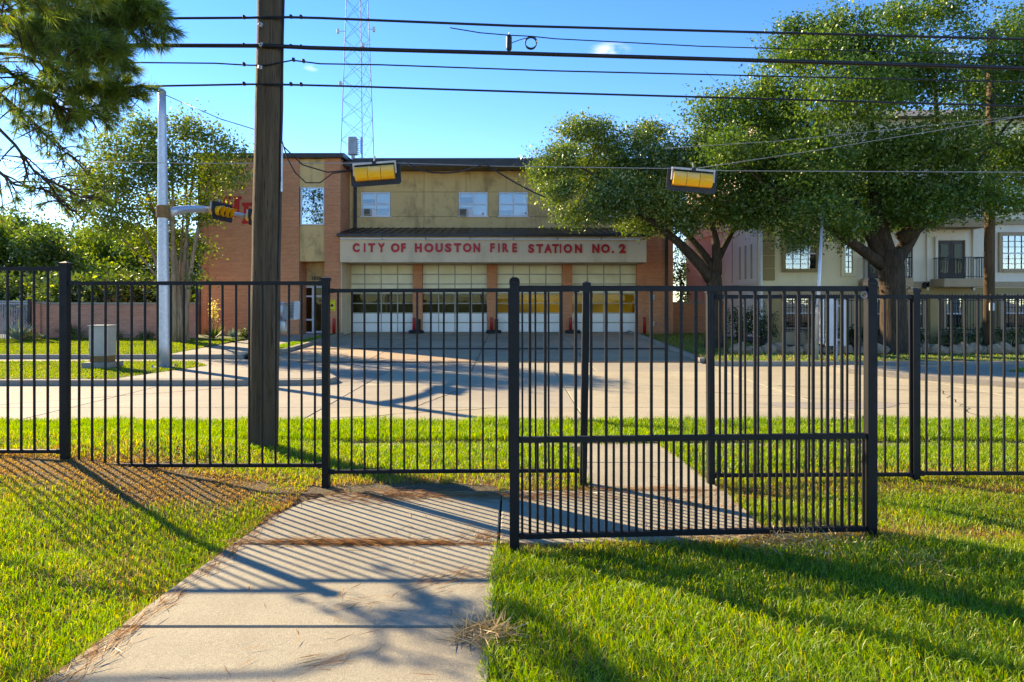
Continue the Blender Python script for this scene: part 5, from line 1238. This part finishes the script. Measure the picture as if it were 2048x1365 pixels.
for start, pts, dens, bare in (
    (5.2, [(-150, 30, 9.6), (60, 20, 9.4), (200, 30, 9.2), (300, 48, 9.0)], 22, 0), (5.6, [(-120, -30, 9.4), (80, -25, 9.2), (230, -5, 9.0), (295, 18, 8.8)], 19, 0),
    (4.9, [(-150, 70, 9.7), (40, 60, 9.6), (150, 85, 9.5), (225, 108, 9.4)], 22, 0), (4.7, [(-120, 100, 9.9), (40, 110, 9.8), (140, 150, 9.7), (215, 200, 9.6), (245, 180, 9.5)], 20, .1),
    (4.4, [(-150, 130, 9.5), (0, 135, 9.4), (60, 170, 9.3), (120, 215, 9.2), (180, 230, 9.2)], 16, .35), (4.1, [(-150, 150, 10), (-20, 170, 10), (50, 230, 10), (110, 290, 9.9), (150, 320, 9.9)], 8, .75),
    (3.9, [(-150, 210, 9.8), (-30, 230, 9.8), (30, 290, 9.8), (70, 345, 9.8), (150, 390, 9.7), (185, 400, 9.7)], 7, .7), (3.5, [(-160, 280, 10), (-30, 320, 10), (30, 370, 10), (90, 380, 10), (140, 420, 10)], 6, .75),
    (6.2, [(-150, -120, 9.4), (60, -110, 9.3), (220, -70, 9.2)], 18, 0), (5.9, [(-170, -60, 10.4), (20, -60, 10.4), (180, -40, 10.3), (265, -10, 10.2)], 18, 0), (5.0, [(-170, 40, 8.6), (0, 40, 8.5), (120, 60, 8.4), (190, 95, 8.3)], 18, 0),
    (6.9, [(-160, -230, 9.6), (40, -220, 9.2), (180, -170, 8.6), (260, -140, 8.2)], 14, 0), (7.6, [(-140, -330, 9.2), (60, -330, 8.8), (200, -270, 8.2)], 14, 0), (5.6, [(-200, -20, 8.8), (-60, -30, 7.4), (60, -60, 6.6), (150, -70, 6.2)], 16, 0)):
    pl = [S(start)] + pp_(*pts); sm = []
    for i in range(len(pl) - 1):
        for k in range(3): sm.append(pl[i].lerp(pl[i+1], k / 3))
    sm.append(pl[-1]); pine_branch(sm, .026, dens, bare=bare)
build('trunk', m, M['barkpine'], pine, smooth=True)
tp_ = np.array([tuple(a) for a, _ in tuf]); td = np.array([tuple(b) for _, b in tuf]); K = 34
nn = len(tp_); Pn = np.repeat(tp_, K, 0); D_ = unit(np.repeat(td, K, 0) + rg.normal(size=(nn * K, 3)) * .62); D_[:, 2] -= .08
tone = np.clip(np.repeat(rg.random(nn), K) * .7 + rg.random(nn * K) * .3, 0, 1); col = lerpc((.05, .11, .02), (.2, .3, .04), tone); br_ = rg.random(nn * K) < .03; col[br_] = (.25, .15, .05)
L = rg.uniform(.09, .17, nn * K); V, T, cc = leaf_geo(Pn - D_ * .02, D_, rg.normal(size=(nn * K, 3)), L, np.full(nn * K, .0052), col, .5)
np_mesh('crown', V, T, cc, M['needle'], pine)

# rosette plants
def rosette(name, label, base, n, L, W, col, upright=.6, seed=1, stalk=None, mat_='agave', cat='plant', group=None, jit=.25):
    rg = np.random.default_rng(seed); o = thing(name, label, cat, base, group); b = np.array(base)
    az_ = rg.random(n) * 6.283; el = np.clip(rg.normal(upright, .35, n), .12, 1.45); d = np.stack([np.cos(az_) * np.cos(el), np.sin(az_) * np.cos(el), np.sin(el)], 1)
    Ls = L * rg.uniform(.7, 1.1, n); up = np.tile(np.array([[0, 0, 1.0]]), (n, 1)); c = np.array(col)[None] * rg.uniform(.6, 1.3, (n, 1))
    g1 = leaf_geo(b + d * .02 + up * .03, d, up + rg.normal(size=(n, 3)) * .2, Ls, W, c, .35)
    np_mesh('leaves', *g1, M[mat_], o)
    if stalk:
        build('flower_stalk', MB().tube([Vector(base), Vector(base) + Vector((0, 0, stalk))], [.03, .015], 6), M['barkpale'], o)
        m_ = 500; Pq = b + np.array([0, 0, stalk * .8]) + rg.normal(size=(m_, 3)) * np.array([.09, .09, stalk * .16]); np_mesh('flowers', *leaf_geo(Pq, rg.normal(size=(m_, 3)), rg.normal(size=(m_, 3)), .07, .05, np.tile(np.array([[.6, .52, .25]]), (m_, 1))), M['leafbright'], o, kind='stuff')
    return o
def shrub(name, label, base, r, seed, cols=((.02, .045, .012), (.07, .12, .02)), leaf=.08, group=None, n=1.0, lm='leaf'):
    rg = np.random.default_rng(seed); rr = random.Random(seed); o = thing(name, label, 'shrub', base, group); b = Vector(base); m = MB(); cl = []
    for k in range(7):
        c = b + Vector((rr.uniform(-.6, .6) * r[0], rr.uniform(-.6, .6) * r[1], r[2] * rr.uniform(.5, 1.3))); cl.append((tuple(c), (r[0] * .5, r[1] * .5, r[2] * .5))); m.tube(limb(b + Vector((rr.uniform(-.1, .1), 0, -.05)), c, (0, 0, .1), 3), [.03, .025, .018, .008], 5)
    build('stems', m, M['bark'], o); np_mesh('foliage', *clump_leaves(cl, rg, per_m3=260 * n, leaf=leaf, cl=24, spread=.13, cols=cols), M[lm], o); return o
def onl(px, D): return (PX(px, D), D, llz(0, D))
rosette('agave_plant', 'large blue grey agave beside the far left gate', onl(38, 30.2), 60, 1.05, .13, (.20, .28, .26), .8, 1, group='agaves by the brick walls')
rosette('agave_plant', 'small blue grey agave by the brick wing near the wooden pole', onl(468, 31.8), 45, .55, .09, (.20, .27, .25), .7, 2, group='agaves by the brick walls')
rosette('agave_plant', 'tiny blue grey agave at the left end of the pink wall', onl(85, 31.3), 36, .42, .08, (.2, .27, .25), .6, 3, group='agaves by the brick walls')
rosette('yucca_plant', 'spiky green yucca with a pale flower stalk before the brick wing', onl(427, 31.5), 130, .85, .035, (.13, .2, .03), .55, 4, 1.55, 'leafbright')
rosette('palm_shrub', 'dark spiky shrub before the pink wall beside the fence post', onl(143, 31.4), 150, 1.0, .04, (.045, .08, .025), .6, 5, None, 'leafbright')
shrub('low_shrub', 'small yellow green shrub beside the large agave', onl(66, 30.6), (.35, .3, .22), 31, ((.15, .17, .02), (.42, .38, .04)), .07, lm='leafbright')
shrub('low_shrub', 'low green mound plant under the pink wall left of the cabinet', onl(150, 31.0), (.4, .3, .18), 32, ((.08, .12, .03), (.2, .24, .06)), .06)
shrub('low_shrub', 'low green mound plant under the pink wall right of the cabinet', onl(228, 31.3), (.3, .25, .16), 33, ((.06, .1, .02), (.16, .2, .05)), .06)
shrub('low_shrub', 'low dark shrub under the pink wall beside the myrtle', onl(292, 31.3), (.35, .25, .16), 34, ((.05, .08, .02), (.12, .16, .04)), .06)
shrub('low_shrub', 'dark shrub between small agave and wooden pole', onl(492, 32.2), (.4, .3, .26), 35, ((.03, .06, .02), (.08, .11, .04)), .06)
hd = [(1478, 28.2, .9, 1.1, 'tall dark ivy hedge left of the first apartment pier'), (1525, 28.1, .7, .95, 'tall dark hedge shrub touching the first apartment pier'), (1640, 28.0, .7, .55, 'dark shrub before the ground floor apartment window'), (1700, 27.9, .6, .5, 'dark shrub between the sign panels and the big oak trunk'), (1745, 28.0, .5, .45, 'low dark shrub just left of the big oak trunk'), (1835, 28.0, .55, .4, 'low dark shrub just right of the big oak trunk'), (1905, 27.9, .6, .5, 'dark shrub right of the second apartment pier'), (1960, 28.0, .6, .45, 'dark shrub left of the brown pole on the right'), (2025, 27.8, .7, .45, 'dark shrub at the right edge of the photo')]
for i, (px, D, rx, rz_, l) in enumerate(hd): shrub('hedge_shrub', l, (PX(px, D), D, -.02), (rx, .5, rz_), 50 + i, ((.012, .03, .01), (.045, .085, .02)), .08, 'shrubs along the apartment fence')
for i in range(7):
    px = 1880 + i * 27; rosette('liriope_clump', 'grassy clump along the low apartment wall, %s to the right of the second pier' % ORD[i], (PX(px, 27.2), 27.2, -.02), 50, .5, .03, (.14, .18, .09), .8, 80 + i, None, 'leafbright', 'plant', 'grassy clumps along the apartment wall')

# ------------------------------------------------------------------ grass
def blades(x, y, z, h, w_, lean, col, rg):
    n = len(x); a = rg.random(n) * 6.283; b = rg.random(n) * 6.283
    dx, dy = np.cos(a), np.sin(a); sx, sy = np.cos(b) * w_ / 2, np.sin(b) * w_ / 2
    z0 = z - .012; lx, ly = dx * lean * h, dy * lean * h
    V = np.stack([np.stack([x - sx, y - sy, z0], 1), np.stack([x + sx, y + sy, z0], 1), np.stack([x + lx * .35 - sx * .8, y + ly * .35 - sy * .8, z + h * .6], 1), np.stack([x + lx * .35 + sx * .8, y + ly * .35 + sy * .8, z + h * .6], 1), np.stack([x + lx, y + ly, z + h * (1 - .3 * np.minimum(lean, 1))], 1)], 1).reshape(-1, 3)
    i = np.arange(n)[:, None] * 5; T = np.concatenate([i + np.array([[0, 1, 2]]), i + np.array([[1, 3, 2]]), i + np.array([[2, 3, 4]])], 1).reshape(-1, 3)
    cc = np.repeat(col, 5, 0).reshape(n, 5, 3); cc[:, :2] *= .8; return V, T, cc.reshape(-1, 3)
vlz = np.vectorize(lambda x, y: lawn_z(max(-8, min(8, x)), y) + bumpy(x, y)); vop = np.vectorize(lambda x, y, e: on_path(x, y, e))
def patch(x, y, s=1.0, p=0.0): return np.sin(x * 2.1 * s + 1.7 * np.sin(y * 1.3 * s + p)) * np.sin(y * 2.6 * s + 1.1 * np.sin(x * 1.9 * s) + p) + .5 * np.sin(x * 6.3 * s + p) * np.sin(y * 5.1 * s)
GA, GB, GY = (.10, .23, .008), (.19, .35, .012), (.36, .42, .03)
DRY, DRY2 = (.46, .31, .12), (.30, .17, .06)
def lawn(name, xr_, yr_, n, hfun, dryfun, wd, seed, lean=(.25, .9), zf=None, fov=True, clear=0.0, label=None):
    rg = np.random.default_rng(seed); x = rg.uniform(*xr_, n); y = rg.uniform(*yr_, n)
    if fov: k = (np.abs(x) < .80 * y + 1.0); x, y = x[k], y[k]
    # tufted: pull roots towards tuft centres
    tx = np.floor(x / .07) * .07 + .035; x = x + (tx - x) * .35 * rg.random(len(x))
    if zf is None: k = ~vop(x, y, -clear); x, y = x[k], y[k]; z = vlz(x, y)
    else: z = zf(x, y)
    nn = len(x); pt = patch(x, y); h = hfun(x, y) * (1 + .22 * pt) * rg.uniform(.55, 1.25, nn); dr = np.clip(dryfun(x, y), 0, 1); dry = rg.random(nn) < dr
    t = np.clip(.45 + .25 * patch(x, y, 1.7, 2.) + rg.normal(size=nn) * .25, 0, 1); col = lerpc(GA, GB, t); yl = rg.random(nn) < .2 + .5 * dr; col[yl] = np.array(GY) * rg.uniform(.75, 1.1, (yl.sum(), 1))
    col[dry] = lerpc(DRY2, DRY, rg.random(dry.sum())); h = np.where(dry, h * .6, h); ln = rg.uniform(*lean, nn); ln = np.where(dry, ln + .8, ln)
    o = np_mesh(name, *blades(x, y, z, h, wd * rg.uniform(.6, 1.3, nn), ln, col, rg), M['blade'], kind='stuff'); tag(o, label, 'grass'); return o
def g_(v, c, s): return np.exp(-((v - c) / s) ** 2)
def dry_left(x, y): return .10 + .75 * g_(y, 6.15, .5) + .35 * np.clip(patch(x, y, 1.2, .7), 0, 1) + .35 * np.clip((y - 4.2) / 1.5, 0, 1) * (x < -2.3)
def dry_right(x, y): return .06 + .7 * g_(y, 4.84, .18) * (x > .0) + .65 * g_(y, 6.2, .35) + .25 * np.clip(patch(x, y, 1.1, 3.), 0, 1) * (y > 4.3) + .06 * np.clip(patch(x, y, 2, 1), 0, 1)
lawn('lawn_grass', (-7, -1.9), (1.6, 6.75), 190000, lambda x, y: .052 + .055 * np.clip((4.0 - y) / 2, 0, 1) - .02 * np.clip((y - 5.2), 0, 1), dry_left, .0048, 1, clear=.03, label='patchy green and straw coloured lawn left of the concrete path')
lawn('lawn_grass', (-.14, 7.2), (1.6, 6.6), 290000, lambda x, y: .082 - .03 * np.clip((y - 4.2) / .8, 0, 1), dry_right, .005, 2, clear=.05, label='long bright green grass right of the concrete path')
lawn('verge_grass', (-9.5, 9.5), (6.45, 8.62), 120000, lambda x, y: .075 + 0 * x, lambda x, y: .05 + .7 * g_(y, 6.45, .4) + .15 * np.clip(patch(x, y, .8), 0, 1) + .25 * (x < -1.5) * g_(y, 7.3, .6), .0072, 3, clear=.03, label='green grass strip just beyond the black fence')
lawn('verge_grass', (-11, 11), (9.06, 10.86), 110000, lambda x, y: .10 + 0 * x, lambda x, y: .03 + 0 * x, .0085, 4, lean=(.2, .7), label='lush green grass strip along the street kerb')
# seed heads leaning over the kerb
def poly_in(x, y, poly):
    ins = np.zeros(len(x), bool); n = len(poly)
    for i in range(n):
        x1, y1 = poly[i]; x2, y2 = poly[(i+1) % n]; c = ((y1 > y) != (y2 > y)) & (x < (x2 - x1) * (y - y1) / (y2 - y1 + 1e-12) + x1); ins ^= c
    return ins
def far_lawn(name, poly, n, zf, h, wd, seed, label, cols=None, dryp=.05):
    global GA, GB
    rg = np.random.default_rng(seed); xs = [p[0] for p in poly]; ys = [p[1] for p in poly]; x = rg.uniform(max(-27, min(xs)), min(27, max(xs)), n); y = rg.uniform(min(ys), max(ys), n); k = poly_in(x, y, poly) & (np.abs(x) < .82 * y + 1); x, y = x[k], y[k]; nn = len(x)
    t = np.clip(.5 + .3 * patch(x, y, .5) + rg.normal(size=nn) * .25, 0, 1); c0, c1 = cols or (GA, GB); col = lerpc(c0, c1, t); d = rg.random(nn) < dryp; col[d] = np.array(DRY)
    o = np_mesh(name, *blades(x, y, zf(x, y), h * rg.uniform(.5, 1.3, nn), wd, rg.uniform(.2, .8, nn), col, rg), M['blade'], kind='stuff'); tag(o, label, 'grass')
far_lawn('lawn_grass', gp, 52000, lambda x, y: -.158 + 0 * x, .06, .016, 11, 'bright green grass on the island under the signal pole', ((.10, .18, .01), (.2, .29, .015)))
far_lawn('lawn_grass', [(-30, 24.62), (-12.4, 24.62), (-12.4, 31.6), (-30, 31.6)], 60000, lambda x, y: -.15 + .2 * np.clip((y - 24.6) / 8, 0, 1), .06, .018, 12, 'bright green lawn in front of the pink brick wall', ((.10, .18, .01), (.2, .29, .015)))
far_lawn('lawn_grass', [(-9.58, 24.6), (-8.76, 23.9), (-8.76, 35.2), (-9.58, 35.2)], 6000, lambda x, y: -.12 + .2 * (y - 23) / 12, .05, .02, 13, 'narrow green grass sliver beside the driveway kerb')
far_lawn('lawn_grass', [(6.5, 22.0), (28, 22.0), (28, 24.4), (10.5, 24.4), (10.5, 38), (6.5, 38)], 40000, lambda x, y: np.where(y < 24.6, -.16 + .04 * (y - 22) / 2.6, -.12 + .12 * (y - 24.6) / 15.4), .06, .018, 14, 'shaded grass strip along the far right kerb', dryp=.25)
far_lawn('lawn_grass', [(13.6, 18.7), (15.5, 17.2), (19, 16), (27, 15), (27, 19.8), (15, 19.8)], 16000, lambda x, y: -.135 + 0 * x, .06, .016, 15, 'small grass patch on the median at the right edge')

# pine straw on the path and along its edges
rg = np.random.default_rng(55)
def straw(cx, cy, sx, sy, n, ang=None, lift=.012):
    x = rg.normal(cx, sx, n); y = rg.normal(cy, sy, n); a = rg.random(n) * 6.283 if ang is None else rg.normal(ang, .35, n) + (rg.random(n) < .5) * math.pi
    z = np.array([pz(0, min(8.6, v)) for v in y]) + .004 + rg.random(n) * lift; d = np.stack([np.cos(a), np.sin(a), rg.normal(0, .05, n)], 1)
    col = lerpc((.30, .11, .025), (.42, .22, .07), rg.random(n)); return leaf_geo(np.stack([x, y, z], 1), d, np.tile([[0, 0, 1.0]], (n, 1)) + rg.normal(size=(n, 3)) * .3, rg.uniform(.08, .2, n), .0045, col, .5)
gs = [straw(-1.2, 4.81, .33, .025, 900, 0.0, .02), straw(-.7, 4.79, .35, .015, 350, 0.0), straw(-1.25, 5.95, .3, .12, 500, .2), straw(-.6, 6.02, .5, .06, 700, 0.1, .02), straw(.2, 5.95, .4, .08, 450, -.2), straw(-.35, 4.1, .12, .07, 90, .7), straw(-1.0, 3.2, .5, .6, 30), straw(-1.0, 5.2, .5, .5, 60), straw(-1.9, 3.5, .03, .9, 260, 1.4), straw(-1.93, 5.0, .04, .6, 260, 1.3), straw(1.6, 5.9, .25, .25, 400), straw(1.1, 6.2, .5, .04, 400, 0), straw(-1.9, 2.9, .06, .4, 140, 1.4), straw(1.5, 5.0, .4, .1, 350), straw(-.85, 3.05, .04, .04, 18, .5), straw(-.75, 3.75, .1, .05, 25, .4), straw(-.2, 4.9, .1, .1, 100)]
o = np_mesh('pine_straw', *merge(gs), M['dryneedle'], kind='stuff'); tag(o, 'fallen brown pine needles scattered along the concrete path joints', 'pine straw')
def straw_clump(label, c, r, n, hgt, seed):
    rg = np.random.default_rng(seed); a = rg.random(n) * 6.283; q = np.sqrt(rg.random(n)) * r; x = c[0] + np.cos(a) * q * 1.1; y = c[1] + np.sin(a) * q; z = c[2] + rg.random(n) * hgt * (1 - (q / r) ** 2 * .7)
    d = rg.normal(size=(n, 3)) * np.array([1, 1, .45]); col = lerpc((.36, .23, .11), (.62, .46, .25), rg.random(n)); o = np_mesh('dry_grass_clump', *leaf_geo(np.stack([x, y, z], 1), d, rg.normal(size=(n, 3)), rg.uniform(.06, .16, n), .005, col, .5), M['dryneedle'], base=c); tag(o, label, 'dry grass', 'heaps of dry clippings')
straw_clump('heap of dry straw clippings at the path edge in the foreground', (-.14, 3.3, pz(0, 3.3)), .12, 480, .05, 1)
straw_clump('flat heap of dry straw in the grass at the right', (2.55, 4.25, .08), .2, 700, .08, 2)
straw_clump('dry straw gathered under the front fence panel by its right post', (2.0, 4.68, .09), .42, 1400, .06, 3)
